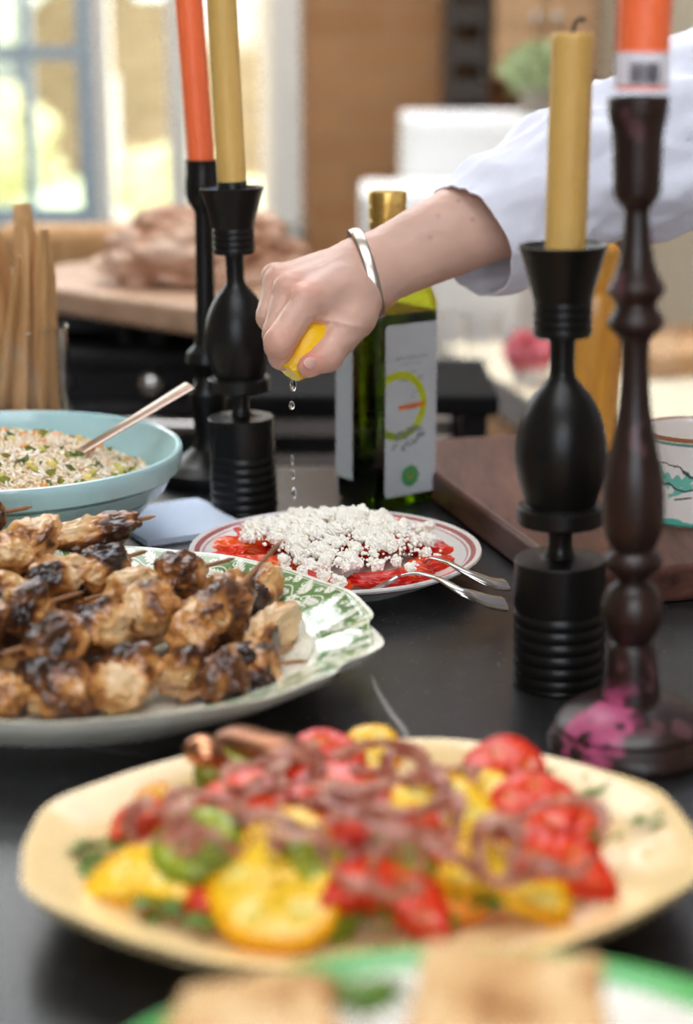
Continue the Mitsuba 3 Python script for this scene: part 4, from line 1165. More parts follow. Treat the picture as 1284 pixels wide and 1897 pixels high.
    top = smoothstep(0.0, 0.3, n.z)
    return mix((0.70, 0.68, 0.58), (0.105, 0.20, 0.055), dr.clip(green * grain, 0, 1) * top)


mat('m_platter', proc(transfer_fn), 0.09, 0.5, clearcoat=0.15)
single('green_platter', 'large oval green transfer printed platter under the chicken skewers', 'platter', m, 'm_platter', 40)

# chicken skewers
CH = ((-0.32, (0.020, 0.008, 0.005)), (-0.18, (0.075, 0.025, 0.009)), (-0.07, (0.24, 0.085, 0.022)), (0.03, (0.46, 0.20, 0.055)), (0.14, (0.58, 0.33, 0.13)), (0.30, (0.62, 0.42, 0.23)))


def chicken(seed, L):
    g = np.random.default_rng(seed)
    rad = np.array([L * 0.5, g.uniform(0.0135, 0.0175), g.uniform(0.012, 0.0155)])
    m, h = blob(rad, seed, 4, 0.40, 1.25, 0.05, 3.4, 0.12)
    v = np.array(m.vertices)
    # folds of the cut meat
    v += np.array(m.vertex_normals) * (0.0018 * (np.abs(meshkit.fbm(v * 65 + seed, 3, seed + 5) - 0.5) * 4 - 0.7))[:, None]
    m = trimesh.Trimesh(v, m.faces, process=False)
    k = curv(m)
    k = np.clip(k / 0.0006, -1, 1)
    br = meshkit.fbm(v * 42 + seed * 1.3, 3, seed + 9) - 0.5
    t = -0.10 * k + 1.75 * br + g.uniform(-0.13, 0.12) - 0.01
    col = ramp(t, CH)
    return m, col


def skewer(x, y, z, rz, ry, n, seed, label, stick0=0.018, stick1=0.03, L=0.030):
    k = thing('chicken_skewer', label, 'skewer')
    n = max(2, n - 1) if z > 0.035 else n
    g = np.random.default_rng(seed)
    tot = n * L * 0.86
    M = trimesh.transformations.euler_matrix(0, ry, rz, 'sxyz'); M[:3, 3] = (x, y, z)
    s = tube(np.array([[-tot / 2 - stick0, 0, 0], [0, 0, 0.0005], [tot / 2 + stick1 - 0.004, 0, 0], [tot / 2 + stick1, 0, 0]]), [0.0014, 0.0014, 0.0014, 0.0004], 8)
    s.apply_transform(M)
    sv = np.array(s.vertices); 
    part(k, 'stick', s, 'm_stick_dark', 40)
    for i in range(n):
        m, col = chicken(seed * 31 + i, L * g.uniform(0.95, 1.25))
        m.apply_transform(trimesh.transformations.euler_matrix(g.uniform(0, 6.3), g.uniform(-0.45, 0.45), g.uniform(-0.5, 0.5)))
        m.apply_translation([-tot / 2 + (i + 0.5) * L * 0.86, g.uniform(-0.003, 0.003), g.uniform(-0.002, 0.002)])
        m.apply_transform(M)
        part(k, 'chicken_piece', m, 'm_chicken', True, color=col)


mat('m_chicken', VC, 0.24, 0.5)
mat('m_stick_dark', wood_fn((0.10, 0.035, 0.015), (0.42, 0.20, 0.09), 50, 50, 50), 0.6, 0.3)
SK = [  # bottom row, then the ones piled on it
    (-0.070, 0.985, 0.024, 1.25, -0.10, 4, 'short skewer at the right end of the chicken pile beside the bare platter'),
    (-0.105, 0.905, 0.022, 0.25, 0.0, 4, 'skewer along the front of the pile nearest the platter rim at the right'),
    (-0.190, 0.875, 0.022, 0.10, 0.0, 5, 'skewer along the front platter rim at the middle of the pile'),
    (-0.048, 0.945, 0.022, 1.45, 0.0, 3, 'skewer at the right end of the pile pointing at the feta plate'), (-0.060, 0.900, 0.024, 1.0, 0.0, 2, 'short skewer at the front right corner of the pile'), (-0.075, 0.955, 0.044, 1.2, -0.05, 2, 'short skewer lying on top at the right end of the pile'),
    (-0.268, 0.900, 0.024, -0.05, 0.0, 3, 'front skewer at the left edge of the photo'),
    (-0.125, 0.965, 0.026, 0.9, 0.0, 4, 'skewer low in the pile second from its right end'),
    (-0.180, 0.955, 0.026, 0.8, 0.0, 5, 'skewer low in the middle of the pile'),
    (-0.240, 0.965, 0.026, 0.7, 0.0, 5, 'skewer low in the pile left of the middle'),
    (-0.300, 0.985, 0.026, 0.9, 0.0, 4, 'low skewer at the far left of the pile'),
    (-0.150, 1.025, 0.028, 0.5, 0.0, 4, 'dark skewer at the back of the pile before the green rim'),
    (-0.230, 1.045, 0.028, 0.3, 0.0, 5, 'skewer at the back left of the pile'),
    (-0.080, 0.935, 0.042, 0.95, -0.42, 3, 'skewer whose bare stick points up at the feta plate'),
    (-0.135, 0.920, 0.046, 0.65, -0.05, 4, 'charred skewer on top of the front right of the pile'),
    (-0.205, 0.915, 0.048, 0.75, -0.05, 4, 'orange brown skewer on top of the front middle of the pile'),
    (-0.265, 0.930, 0.050, 0.55, 0.0, 4, 'golden skewer on top of the left front of the pile'),
    (-0.175, 0.985, 0.053, 0.75, -0.04, 4, 'dark glazed skewer on top of the middle of the pile'),
    (-0.115, 1.000, 0.047, 0.55, -0.10, 3, 'roundish glazed skewer on top behind the bare stick'),
    (-0.235, 0.995, 0.060, 0.6, 0.0, 4, 'brown skewer near the top of the pile at the left'),
    (-0.180, 1.035, 0.064, 0.35, -0.12, 2, 'pale skewer with one large piece at the top of the pile'),
    (-0.265, 1.040, 0.068, 0.4, -0.1, 4, 'dark crisp skewer highest at the back left')]
for i, (x, y, z, rz, ry, n, lab) in enumerate(SK):
    skewer(x, y, z + 0.004, rz, ry, n, 40 + i, lab, stick0=0.016, stick1=0.046 if i == 13 else 0.022, L=0.048 if i == 20 else 0.037)

# ---------------------------------------------------------------- yellow platter of tomato salad
YX, YY, YA, YBB, YR_ = 0.0066, 0.695, 0.1495, 0.1125, 0.06


def facet(q):
    return 1 + 0.016 * np.cos(8 * (q - 0.39)) + 0.004 * np.cos(16 * q)


inner = dense([(0.0, 0.0065), (0.35, 0.0066), (0.60, 0.0075), (0.70, 0.0105), (0.80, 0.0180), (0.90, 0.0245), (0.97, 0.0282), (0.99, 0.0290)], 4)
outer = dense([(0.995, 0.0288), (1.0, 0.0275), (0.99, 0.0245), (0.90, 0.0175), (0.76, 0.0065), (0.68, 0.0018), (0.665, 0.0), (0.63, 0.0), (0.62, 0.0025), (0.0, 0.003)], 3)
V = platter(np.vstack([inner, outer]), YA, YBB, 240, facet)
R3 = np.array([[math.cos(YR_), -math.sin(YR_)], [math.sin(YR_), math.cos(YR_)]])
V[..., :2] = V[..., :2] @ R3.T + [YX, YY]
mat('m_yellow_glaze', (0.78, 0.58, 0.29), 0.16, 0.5, clearcoat=0.4)
single('yellow_platter', 'pale yellow oval platter with faceted rim under the tomato salad', 'platter', orient(grid_mesh(V)), 'm_yellow_glaze', 40)

TOM = {'red': ((0.56, 0.016, 0.006), (0.66, 0.045, 0.012), (0.62, 0.12, 0.03)), 'yellow': ((0.80, 0.40, 0.004), (0.82, 0.52, 0.03), (0.76, 0.60, 0.13)), 'green': ((0.16, 0.21, 0.010), (0.32, 0.36, 0.03), (0.30, 0.34, 0.05)), 'orange': ((0.76, 0.24, 0.01), (0.82, 0.38, 0.03), (0.72, 0.42, 0.08))}


def slice_mesh(r, th, seed, arc=2 * PI, n=56, nr=12):
    """a tomato slice: skin round the edge, hollows where the seeds sit; arc < 2 pi gives a half or a wedge"""
    g = np.random.default_rng(seed)
    full = arc > 6.2
    q = np.linspace(0, arc, n, endpoint=not full)
    lob = 1 + 0.02 * np.cos(5 * q + seed) + 0.025 * np.cos(3 * q + 2 * seed)
    ns = g.integers(4, 7)
    rows, kind = [], []
    for f in np.linspace(0, 1, nr):
        ang = np.cos(ns * q + seed)
        pocket = np.clip(ang * 1.3, 0, 1) * math.exp(-((f - 0.58) / 0.20) ** 2)
        z = th / 2 - 0.0010 * pocket + 0.0004 * np.cos(17 * q + 9 * f) + 0.0015 * math.sin(PI * f)
        rows.append(np.stack([r * f * 0.97 * lob * np.cos(q), r * f * 0.97 * lob * np.sin(q), z], -1)); kind.append(np.where(pocket > 0.35, 2, 1 if f < 0.9 else 0))
    for s in (0.55, 0.0, -0.55):
        rows.append(np.stack([r * (1.0 + 0.015 * (1 - abs(s))) * lob * np.cos(q), r * (1.0 + 0.015 * (1 - abs(s))) * lob * np.sin(q), np.full(n, th / 2 * s)], -1)); kind.append(np.zeros(n, int))
    for f in (0.97, 0.5, 0.0):
        rows.append(np.stack([r * f * lob * np.cos(q), r * f * lob * np.sin(q), np.full(n, -th / 2)], -1)); kind.append(np.full(n, 1 if f < 0.9 else 0))
    V = np.array(rows)
    if full: m = grid_mesh(V)
    else:
        k, nn = V.shape[:2]
        i, j = np.meshgrid(np.arange(k - 1), np.arange(nn - 1), indexing='ij')
        qd = np.stack([i * nn + j, i * nn + j + 1, (i + 1) * nn + j + 1, (i + 1) * nn + j], -1).reshape(-1, 4)
        f = [qd[:, [0, 1, 2]], qd[:, [0, 2, 3]]]
        # close the cut: both ends share the axis, fan each end's outline
        for e in (0, nn - 1):
            loop = np.arange(k) * nn + e
            t = np.stack([np.full(k - 2, loop[0]), loop[1:-1], loop[2:]], 1)
            f.append(t if e else t[:, ::-1])
        m = trimesh.Trimesh(V.reshape(-1, 3), np.vstack(f), process=False)
    return orient(m), np.concatenate(kind)


def tomato(px, py, z, r, color, label, tx=0.0, ty=0.0, rz=0.0, th=0.010, arc=2 * PI, seed=1):
    m, kind = slice_mesh(r, th, seed, arc)
    cols = np.array(TOM[color])
    v = np.array(m.vertices)
    col = cols[kind] * (0.9 + 0.25 * (meshkit.fbm(v * 300 + seed, 2, seed)[:, None]))
    if arc < 6.2: m.apply_translation([0, -r * 0.42, 0])
    m.apply_transform(trimesh.transformations.euler_matrix(0, 0, rz))
    m.apply_transform(trimesh.transformations.euler_matrix(tx, ty, 0))
    p = at(px, py, z)
    m.apply_translation(p)
    single('tomato_slice', label, 'tomato', m, 'm_vc_wet', True, color=np.clip(col, 0, 1))


H_ = PI
TS = [(268, 1628, .022, .024, 'yellow', 'yellow tomato half slice at the left end of the salad', 0.55, -0.20, -0.35, H_ + .3), (515, 1650, .024, .029, 'yellow', 'largest yellow tomato slice at the front of the salad', 0.50, -0.10, -0.1, 2 * PI), (940, 1628, .024, .029, 'yellow', 'yellow tomato half slice at the front right of the salad', 0.45, 0.15, -0.25, H_ + .2),
      (815, 1515, .036, .024, 'yellow', 'yellow tomato slice in the middle right under the onion rings', 0.40, 0.1, 0.0, 2 * PI), (285, 1485, .030, .012, 'orange', 'small orange yellow tomato piece at the back left of the salad', 0.5, 0.1, 0.5, H_), (530, 1575, .033, .020, 'yellow', 'pale yellow tomato slice behind the largest one', 0.4, -0.1, 0.6, 2 * PI),
      (605, 1645, .024, .024, 'green', 'green tomato wedge between the largest yellow and the front red slice', 0.75, 0.5, -0.7, H_), (365, 1570, .033, .020, 'green', 'green tomato slice at the left under the onions', 0.4, -0.2, 0.3, 2 * PI), (745, 1590, .032, .016, 'green', 'small green tomato wedge above the front red slice', 0.5, 0.3, -0.3, H_),
      (735, 1650, .024, .027, 'red', 'bright red tomato slice at the front middle of the salad', 0.50, 0.20, -0.40, H_ + .6), (1030, 1605, .026, .026, 'red', 'red tomato half slice at the right end of the salad', 0.45, 0.1, -0.05, H_ + .3), (800, 1570, .030, .022, 'red', 'dark red tomato slice behind the front right yellow one', 0.4, 0.2, 0.4, 2 * PI),
      (325, 1605, .024, .018, 'red', 'red tomato wedge between the two left yellow slices', 0.7, -0.2, 0.2, H_), (255, 1525, .027, .015, 'red', 'red tomato piece at the left end beneath the onions', 0.5, -0.3, 0.4, H_), (935, 1440, .031, .020, 'red', 'red tomato slice at the back right of the salad', 0.8, 0.1, 0.1, 2 * PI), (990, 1505, .033, .020, 'red', 'red tomato slice inside the right onion ring', 0.5, 0.0, 0.2, 2 * PI),
      (600, 1420, .028, .020, 'red', 'red tomato slice at the back behind the copper servers', 0.5, 0.0, 0.5, 2 * PI), (690, 1395, .025, .015, 'yellow', 'yellow tomato slice at the far edge of the salad', 0.5, 0.1, 0.2, 2 * PI), (450, 1500, .032, .022, 'red', 'dark red tomato slice left of the middle under the onions', 0.3, -0.2, 0.5, 2 * PI), (640, 1500, .030, .028, 'red', 'red tomato slice in the middle under the onions', 0.3, 0, 0.1, 2 * PI),
      (430, 1430, .027, .018, 'green', 'green tomato slice at the back left', 0.5, 0, 0, 2 * PI), (400, 1640, .020, .018, 'red', 'red tomato slice under the left yellow slices', 0.3, 0, 0, 2 * PI), (840, 1640, .019, .020, 'orange', 'orange tomato slice low between the front red and yellow slices', 0.3, 0, 0, 2 * PI), (1055, 1545, .026, .015, 'red', 'small red tomato slice at the far right end', 0.4, 0.2, 0, 2 * PI), (880, 1490, .028, .02, 'yellow', 'yellow tomato slice beside the back right red one', .4, 0, 0, 2 * PI)]
for i, (px, py, z, r, col, lab, tx, ty, rz, arc) in enumerate(TS):
    tomato(px, py, z, r, col, lab, tx, ty, rz, arc=arc, seed=60 + i)

go = np.random.default_rng(17)


def onion(px, py, z, R, label, turn=2 * PI, tx=0.3, ty=0.0, w=0.0038, seed=0, squash=0.8):
    q = np.linspace(0, turn, 60) + seed
    rr = R * (1 + 0.13 * np.sin(2 * q + seed) + 0.06 * np.sin(5 * q))
    c = np.stack([rr * np.cos(q), squash * rr * np.sin(q), 0.005 * np.sin(2 * q + 2 * seed) + 0.003 * np.sin(3 * q)], -1)
    m = tube(c, w * (0.8 + 0.3 * np.sin(3 * q)), 10, flat=0.40)
    col = ramp(meshkit.fbm(np.array(m.vertices) * 120 + seed, 2, 3), ((0.3, (0.26, 0.070, 0.045)), (0.5, (0.38, 0.135, 0.085)), (0.7, (0.52, 0.27, 0.19))))
    m.apply_transform(trimesh.transformations.euler_matrix(tx, ty, 0))
    m.apply_translation(at(px, py, z))
    single('onion_ring', label, 'onion', m, 'm_vc_wet', True, color=col)


ON = [(1010, 1545, .043, .023, 'wide pink onion ring at the right over the red slices', 5.6, .25, .1, .9), (990, 1580, .041, .021, 'lower of the two wide onion rings at the right', 4.6, .3, .1, .8), (700, 1480, .046, .030, 'long pink onion ring across the middle of the salad', 5.2, .15, .05, .55), (560, 1500, .047, .030, 'pink onion ring left of the middle', 5.0, .2, -.1, .5),
      (430, 1480, .044, .026, 'pink onion ring lying over the back left tomatoes', 5.5, .2, -.15, .6), (340, 1520, .040, .022, 'pink onion ring at the left end of the salad', 5.4, .4, -.2, .7), (290, 1560, .036, .018, 'small onion ring at the far left hanging over the yellow slice', 4.0, .8, -.3, .8), (700, 1420, .038, .022, 'onion ring at the back by the copper servers', 5.8, .3, .1, .6),
      (620, 1440, .044, .024, 'purple onion ring behind the middle of the salad', 5.0, .3, 0, .6), (690, 1580, .041, .020, 'pink onion ring hanging over the front red slice', 4.2, .9, .1, .9), (800, 1440, .042, .022, 'onion ring at the back right beside the red slice', 5.4, .3, 0, .6), (500, 1440, .041, .020, 'onion ring over the back left red slice', 5.4, .3, 0, .7), (760, 1620, .038, .014, 'short onion curl at the front right', 3.6, .6, .2, .7),
      (860, 1560, .043, .022, 'onion ring reaching down to the front right yellow slice', 4.4, .4, .2, .6), (480, 1545, .042, .018, 'onion curl above the largest yellow slice', 3.6, .4, 0, .6), (600, 1530, .048, .026, 'topmost onion ring in the centre of the salad', 5.6, .1, .1, .45), (390, 1540, .043, .016, 'small onion curl at the left over the green slice', 4.4, .4, .1, .8), (750, 1510, .050, .024, 'topmost onion ring right of the centre', 5.0, .15, .1, .5)]
for i, (px, py, z, R, lab, turn, tx, ty, sq) in enumerate(ON):
    onion(px, py, z, R, lab, turn, tx, ty, seed=i * 1.7, squash=sq, w=0.0027 + 0.0009 * (i % 3))

leaf0 = trimesh.Trimesh([[0, -0.0045, 0], [0.0022, -0.001, 0.0006], [0.004, 0.002, 0], [0.001, 0.0015, 0.0008], [0, 0.006, 0.0004], [-0.001, 0.0015, 0.0008], [-0.004, 0.002, 0], [-0.0022, -0.001, 0.0006]], [[0, 1, 7], [1, 2, 3], [1, 3, 5], [1, 5, 7], [3, 4, 5], [5, 6, 7]], process=False)


def herb(px, py, z, lab, n=9, seed=1, sp=0.012, big=1.0):
    g = np.random.default_rng(seed)
    k = thing('herb_sprig', lab, 'herb')
    p = at(px, py, z)
    ms = []
    stem = spline([p + [-sp, 0, -0.002], p, p + [sp, 0.004, 0.003]], 12)
    part(k, 'stem', tube(stem, 0.0006, 6), 'm_herb', True)
    for i in range(n):
        ms.append(move(leaf0, tuple(p + g.uniform(-1, 1, 3) * [sp, sp * 0.6, 0.004] + [0, 0, 0.002]), rz=g.uniform(0, 6.3), rx=g.uniform(-.6, .6), ry=g.uniform(-.6, .6), s=big * g.uniform(0.7, 1.3)))
    for q in ms: part(k, 'leaf', q, 'm_herb', True)


scene['m_herb'] = {'type': 'twosided', 'b': dict(type='principled', base_color=rgb((0.10, 0.19, 0.02)), roughness=0.45, specular=0.4)}
for i, (px, py, z, lab) in enumerate([(1100, 1465, .030, 'green herb sprig on the rim behind the right onion ring'), (1195, 1520, .027, 'single herb sprig on the right end of the yellow platter'), (185, 1580, .020, 'green herb sprig at the left end of the salad'), (340, 1690, .014, 'herb sprig under the left yellow slices at the front'), (410, 1700, .014, 'herb sprig in front of the largest yellow slice, left side'),
                                      (850, 1680, .015, 'herb sprig under the front right yellow slice'), (660, 1710, .014, 'herb sprig before the front red slice'), (1120, 1560, .024, 'herb sprig right of the right red slices'), (375, 1590, .040, 'pale herb stalk standing between the left yellow slices'), (560, 1400, .034, 'herb sprig at the back beside the copper servers'), (1000, 1440, .032, 'herb sprig behind the back right red slice'), (170, 1620, .016, 'low herb sprig at the left edge of the salad')]):
    herb(px, py, z, lab, *((14, 200 + i, 0.017, 1.4) if i in (2, 3, 4, 5, 6, 11) else (6, 200 + i, 0.008, 0.8)))

# copper salad servers lying over the far rim
k = thing('copper_spoon', 'shiny copper salad spoon with rounded handle end over the far rim of the yellow platter', 'spoon')
c = spline([at(366, 1384, 0.042), at(385, 1394, 0.043), at(425, 1425, 0.034), at(480, 1460, 0.022)], 30)
part(k, 'handle', tube(c, np.interp(np.linspace(0, 1, 30), [0, 0.02, 0.10, 0.25, 0.5, 1], [0.002, 0.0062, 0.0092, 0.0080, 0.0050, 0.0040]), 16, flat=0.8), 'm_copper', True)
b, _ = blob((0.030, 0.020, 0.005), 2, 3, 0.0, amp2=0.0)
part(k, 'spoon_bowl', move(b, tuple(at(535, 1480, 0.016)), rz=-0.5, ry=0.1), 'm_copper', True)
k = thing('copper_fork', 'broad brown copper salad server lying beside the copper spoon', 'fork')
c = spline([at(418, 1366, 0.034), at(450, 1372, 0.037), at(520, 1385, 0.038), at(590, 1402, 0.032), at(650, 1430, 0.022)], 30)
part(k, 'handle', tube(c, np.interp(np.linspace(0, 1, 30), [0, 0.03, 0.12, 0.5, 0.75, 1], [0.003, 0.010, 0.0130, 0.0115, 0.007, 0.005]), 16, flat=0.50), 'm_copper_dull', 40)
d0 = c[-1] - c[-2]; d0 /= np.linalg.norm(d0); s0 = np.cross(d0, [0, 0, 1])
part(k, 'tines', cat(*[tube(np.array([c[-1], c[-1] + d0 * 0.012 + s0 * s, c[-1] + d0 * 0.04 + s0 * s]), 0.002, 8) for s in (-0.009, 0, 0.009)]), 'm_copper_dull', 40)

# ---------------------------------------------------------------- the nearest dish with green rim and toasts
GX, GY = 0.040, 0.412


def green_rim_fn(p, n, uv):
    r = dr.sqrt(dr.square(p.x - GX) + dr.square(p.y - GY))
    m = smoothstep(0.1290, 0.1300, r) * smoothstep(0.010, 0.02, p.z)
    m2 = smoothstep(0.110, 0.1108, r) * smoothstep(0.1135, 0.1127, r)
    return mix((0.72, 0.70, 0.62), (0.10, 0.40, 0.10), dr.maximum(m, 0.0 * m2))


mat('m_dish_green', proc(green_rim_fn), 0.16, 0.5, clearcoat=0.4)
single('green_rimmed_dish', 'white dish with a broad green rim nearest the camera holding toasts', 'dish',
       lathe([(0, 0.004), (0.075, 0.004), (0.078, 0), (0.084, 0), (0.087, 0.004), (0.110, 0.022), (0.132, 0.047), (0.1385, 0.0545), (0.1390, 0.0562), (0.1375, 0.0572), (0.1340, 0.0560), (0.122, 0.0455), (0.100, 0.026), (0.080, 0.0095), (0, 0.009)], 128, (GX, GY, 0)), 'm_dish_green', 35)


def toast(x, y, z, sx, sy, rz, seed, label, tx=0.0, ty=0.0):
    m = rbox(sx, sy, 0.016, 0.006, 3)
    m = m.subdivide().subdivide().subdivide()
    v = np.array(m.vertices)
    v += 0.0055 * (np.stack([meshkit.fbm(v * 70 + seed + k * 31, 3, seed + k) for k in range(3)], -1) - 0.5) * 2
    m = trimesh.Trimesh(v, m.faces, process=False)
    k = meshkit.fbm(v * 60 + seed, 3, seed)
    col = ramp(k, ((0.3, (0.34, 0.15, 0.05)), (0.45, (0.62, 0.36, 0.15)), (0.65, (0.74, 0.52, 0.28))))
    single('toast', label, 'bread', move(m, (x, y, z), rz=rz, rx=tx, ry=ty), 'm_vc_rough', True, color=col)


toast(-0.026, 0.470, 0.063, 0.054, 0.055, 0.12, 3, 'golden toast at the left of the nearest dish', 0.35, -0.1)
toast(0.051, 0.482, 0.066, 0.062, 0.055, -0.08, 5, 'pale toast at the right of the nearest dish', 0.35, 0.1)
toast(0.060, 0.405, 0.050, 0.06, 0.06, 0.3, 7, 'toast on the right side of the nearest dish close to the camera', 0.1, 0.1)
toast(-0.010, 0.385, 0.042, 0.07, 0.06, 0.8, 9, 'toast low at the front of the nearest dish', 0.1, 0)
herb(660, 1850, 0.062, 'dark green leaves between the toasts of the nearest dish', 16, 301, 0.012, 1.5)
herb(1000, 1825, 0.070, 'dark herb sprig on the pale toast of the nearest dish', 8, 302, 0.010)

# ---------------------------------------------------------------- the person: right arm squeezing a lemon over the feta
def hp(px, py, y): return aty(px, py, y)


W1, W2 = hp(664, 491, 1.258), hp(685, 526, 1.252)
MCP = [hp(566, 563, 1.192), hp(536, 541, 1.206), hp(516, 526, 1.224), hp(510, 516, 1.242)]
PIP = [hp(518, 634, 1.169), hp(512, 618, 1.188), hp(500, 588, 1.208), hp(503, 563, 1.227)]
DIP = [hp(524, 660, 1.184), hp(534, 660, 1.207), hp(526, 634, 1.228), hp(526, 602, 1.246)]
TIP = [hp(546, 666, 1.204), hp(562, 655, 1.221), hp(556, 636, 1.238), hp(552, 604, 1.252)]
RM, RP, RD, RT = (0.0118, 0.0116, 0.0108, 0.0098), (0.0108, 0.0100, 0.0095, 0.0083), (0.0096, 0.0086, 0.0082, 0.0074), (0.0078, 0.0077, 0.0074, 0.0066)
CMC, TM, TIPJ, TT = hp(653, 582, 1.224), hp(633, 618, 1.200), hp(606, 660, 1.178), hp(572, 678, 1.166)
EL = np.array([0.230, 1.360, 0.292])
WR = (W1 + W2) / 2
FA = EL - WR
fdir = FA / np.linalg.norm(FA)
side = (W2 - W1) / np.linalg.norm(W2 - W1)
SHR = np.array([0.47, 1.475, 0.395])


def hand_arm(p):
    ds = []
    for i in range(4):
        d = rcone(p, MCP[i], PIP[i], RM[i] * 0.96, RP[i])
        d = smin(d, rcone(p, PIP[i], DIP[i], RP[i] * 0.98, RD[i]), 0.003)
        d = smin(d, rcone(p, DIP[i], TIP[i], RD[i], RT[i]), 0.003)
        # knuckle bump
        d = smin(d, np.linalg.norm(p - MCP[i] - np.array([-0.001, -0.001, 0.0025]), axis=1) - RM[i] * 0.92, 0.003)
        ds.append(d)
    fingers = ds[0]
    for d in ds[1:]: fingers = smin(fingers, d, 0.0022)
    palm = None
    for i in range(4):
        a = W2 + (W1 - W2) * (i / 3)
        d = rcone(p, a, MCP[i] + (a - MCP[i]) * 0.06, 0.0170, RM[i] * 0.98)
        palm = d if palm is None else smin(palm, d, 0.012)
    low = rcone(p, (W1 + W2) / 2 + np.array([0, 0, -0.008]), (MCP[1] + MCP[2]) / 2 + np.array([0.012, 0.0, -0.012]), 0.016, 0.013)
    palm = smin(palm, low, 0.012)
    thumb = rcone(p, W2, CMC, 0.0170, 0.0160)
    thumb = smin(thumb, rcone(p, CMC, TM, 0.0160, 0.0130), 0.008)
    web = rcone(p, CMC + (TM - CMC) * 0.5, MCP[0] + np.array([0.006, 0.006, -0.006]), 0.0125, 0.0095)
    palm = smin(palm, smin(thumb, web, 0.008), 0.008)
    d = smin(palm, fingers, 0.0045)
    t2 = smin(rcone(p, TM, TIPJ, 0.0128, 0.0103), rcone(p, TIPJ, TT, 0.0101, 0.0080), 0.004)
    t2 = smin(t2, np.linalg.norm(p - TIPJ - np.array([0.0008, -0.002, 0.001]), axis=1) - 0.0098, 0.003)
    d = smin(d, t2, 0.0035)
    # forearm: two bones wide at the wrist, rounder towards the elbow
    m = WR + FA * 0.55
    e = FA * 1.15 + WR
    fa = smin(rcone(p, W1, m - side * 0.010, 0.0170, 0.0275), rcone(p, W2, m + side * 0.010, 0.0170, 0.0275), 0.014)
    fa = smin(fa, rcone(p, m, e, 0.0345, 0.041), 0.02)
    d = smin(d, fa, 0.010)
    # tendons on the back of the hand and creases at the knuckles
    for i in range(3):
        d = smin(d, rcone(p, MCP[i] + np.array([0, 0, RM[i] * 0.78]), WR + (W1 - W2) * (i - 1) * 0.2 + np.array([-0.004, 0, 0.0125]), 0.0026, 0.0022), 0.006)
    return d


am = nets(hand_arm, (-0.085, 1.125, 0.095), (0.235, 1.42, 0.335), 0.0017)
soften(am, 6)
v = np.array(am.vertices)
nrm = np.array(am.vertex_normals)
v = v + nrm * (0.00045 * (meshkit.fbm(v * 260, 3, 4) - 0.5) * 2 + 0.0006 * (meshkit.fbm(v * 70, 2, 6) - 0.5) * 2)[:, None]


def crease(v, c, n, half, depth, width):
    """a fold line: push in the skin near the plane through c with normal n"""
    d = (v - c) @ n
    near = np.exp(-(np.linalg.norm(v - c, axis=1) / half) ** 4)
    return -depth * np.exp(-(d / width) ** 2) * near


push = np.zeros(len(v))
for i in range(2):
    ax = (DIP[i] - PIP[i]) / np.linalg.norm(DIP[i] - PIP[i])
    push += crease(v, PIP[i] + ax * 0.003, ax, 0.014, 0.0009, 0.0009)
ax = (TIPJ - TT) / np.linalg.norm(TIPJ - TT)
for s in (-0.002, 0.001, 0.004): push += crease(v, TIPJ + ax * s, ax, 0.012, 0.0004, 0.0007)
c0, c1 = hp(602, 590, 1.195), hp(640, 596, 1.205)                        # the fold between thumb and hand
ax = np.cross(c1 - c0, [0, 1, 0]); ax /= np.linalg.norm(ax)
push += crease(v, (c0 + c1) / 2, ax, 0.018, 0.0022, 0.0014)
v = v + nrm * push[:, None]
skin = np.tile(np.array([0.575, 0.355, 0.275]), (len(v), 1))
k = meshkit.fbm(v * 45, 3, 12)[:, None]
skin = skin * (0.92 + 0.16 * k)
for c, r, cc, s in [(MCP[0] + [0, 0, .008], .012, (0.66, 0.28, 0.20), .6), (MCP[1] + [0, 0, .008], .011, (0.68, 0.30, 0.21), .5), (MCP[2] + [0, 0, .008], .010, (0.66, 0.29, 0.21), .5), (PIP[0], .014, (0.64, 0.27, 0.19), .6), (TT + [0, -.004, .006], .010, (0.66, 0.19, 0.15), .8), (TIPJ, .012, (0.63, 0.28, 0.20), .5)]:
    w = np.exp(-(np.linalg.norm(v - c, axis=1) / r) ** 2)[:, None] * s
    skin = skin * (1 - w) + np.array(cc) * w
for px, py in ((849, 372), (837, 340), (876, 407), (797, 440), (812, 400)):      # moles
    q = fdir
    ray = aty(px, py, 1.0) - [0, 0, H]; ray /= np.linalg.norm(ray)
    dist = np.linalg.norm(np.cross(v - [0, 0, H], ray), axis=1)
    w = np.exp(-(dist / 0.0015) ** 2)[:, None] * 0.5 * (v @ [0, 1, 0] < 1.32)[:, None]
    skin = skin * (1 - w) + np.array([0.25, 0.10, 0.06]) * w
am = trimesh.Trimesh(v, am.faces, process=False)

# the rest of the body, mostly outside the frame
HIP, CHEST, NECK, HEAD = np.array([0.70, 1.33, -0.02]), np.array([0.585, 1.33, 0.26]), np.array([0.520, 1.325, 0.425]), np.array([0.455, 1.315, 0.560])
SHL = np.array([0.515, 1.165, 0.39])
ELL, WRL = np.array([0.60, 1.06, 0.13]), np.array([0.535, 1.02, -0.09])
HIPS = [HIP + [0.0, s * 0.085, -0.06] for s in (-1, 1)]
KNEE = [np.array([0.735, 1.33 + s * 0.10, -0.47]) for s in (-1, 1)]
ANK = [np.array([0.79, 1.33 + s * 0.10, -0.84]) for s in (-1, 1)]


def torso(p, o=0.0):
    d = None
    for s in (-1, 1):
        for a, b, ra, rb in ((HIP, CHEST, .105, .095),):
            off = np.array([0.0, s * 0.065, 0])
            q = rcone(p, a + off, b + off, ra + o, rb + o)
            d = q if d is None else smin(d, q, 0.06)
    d = smin(d, rcone(p, SHL, SHR, 0.052 + o, 0.052 + o), 0.07)
    return smin(d, rcone(p, CHEST, NECK, 0.08 + o, 0.055 + o), 0.06)


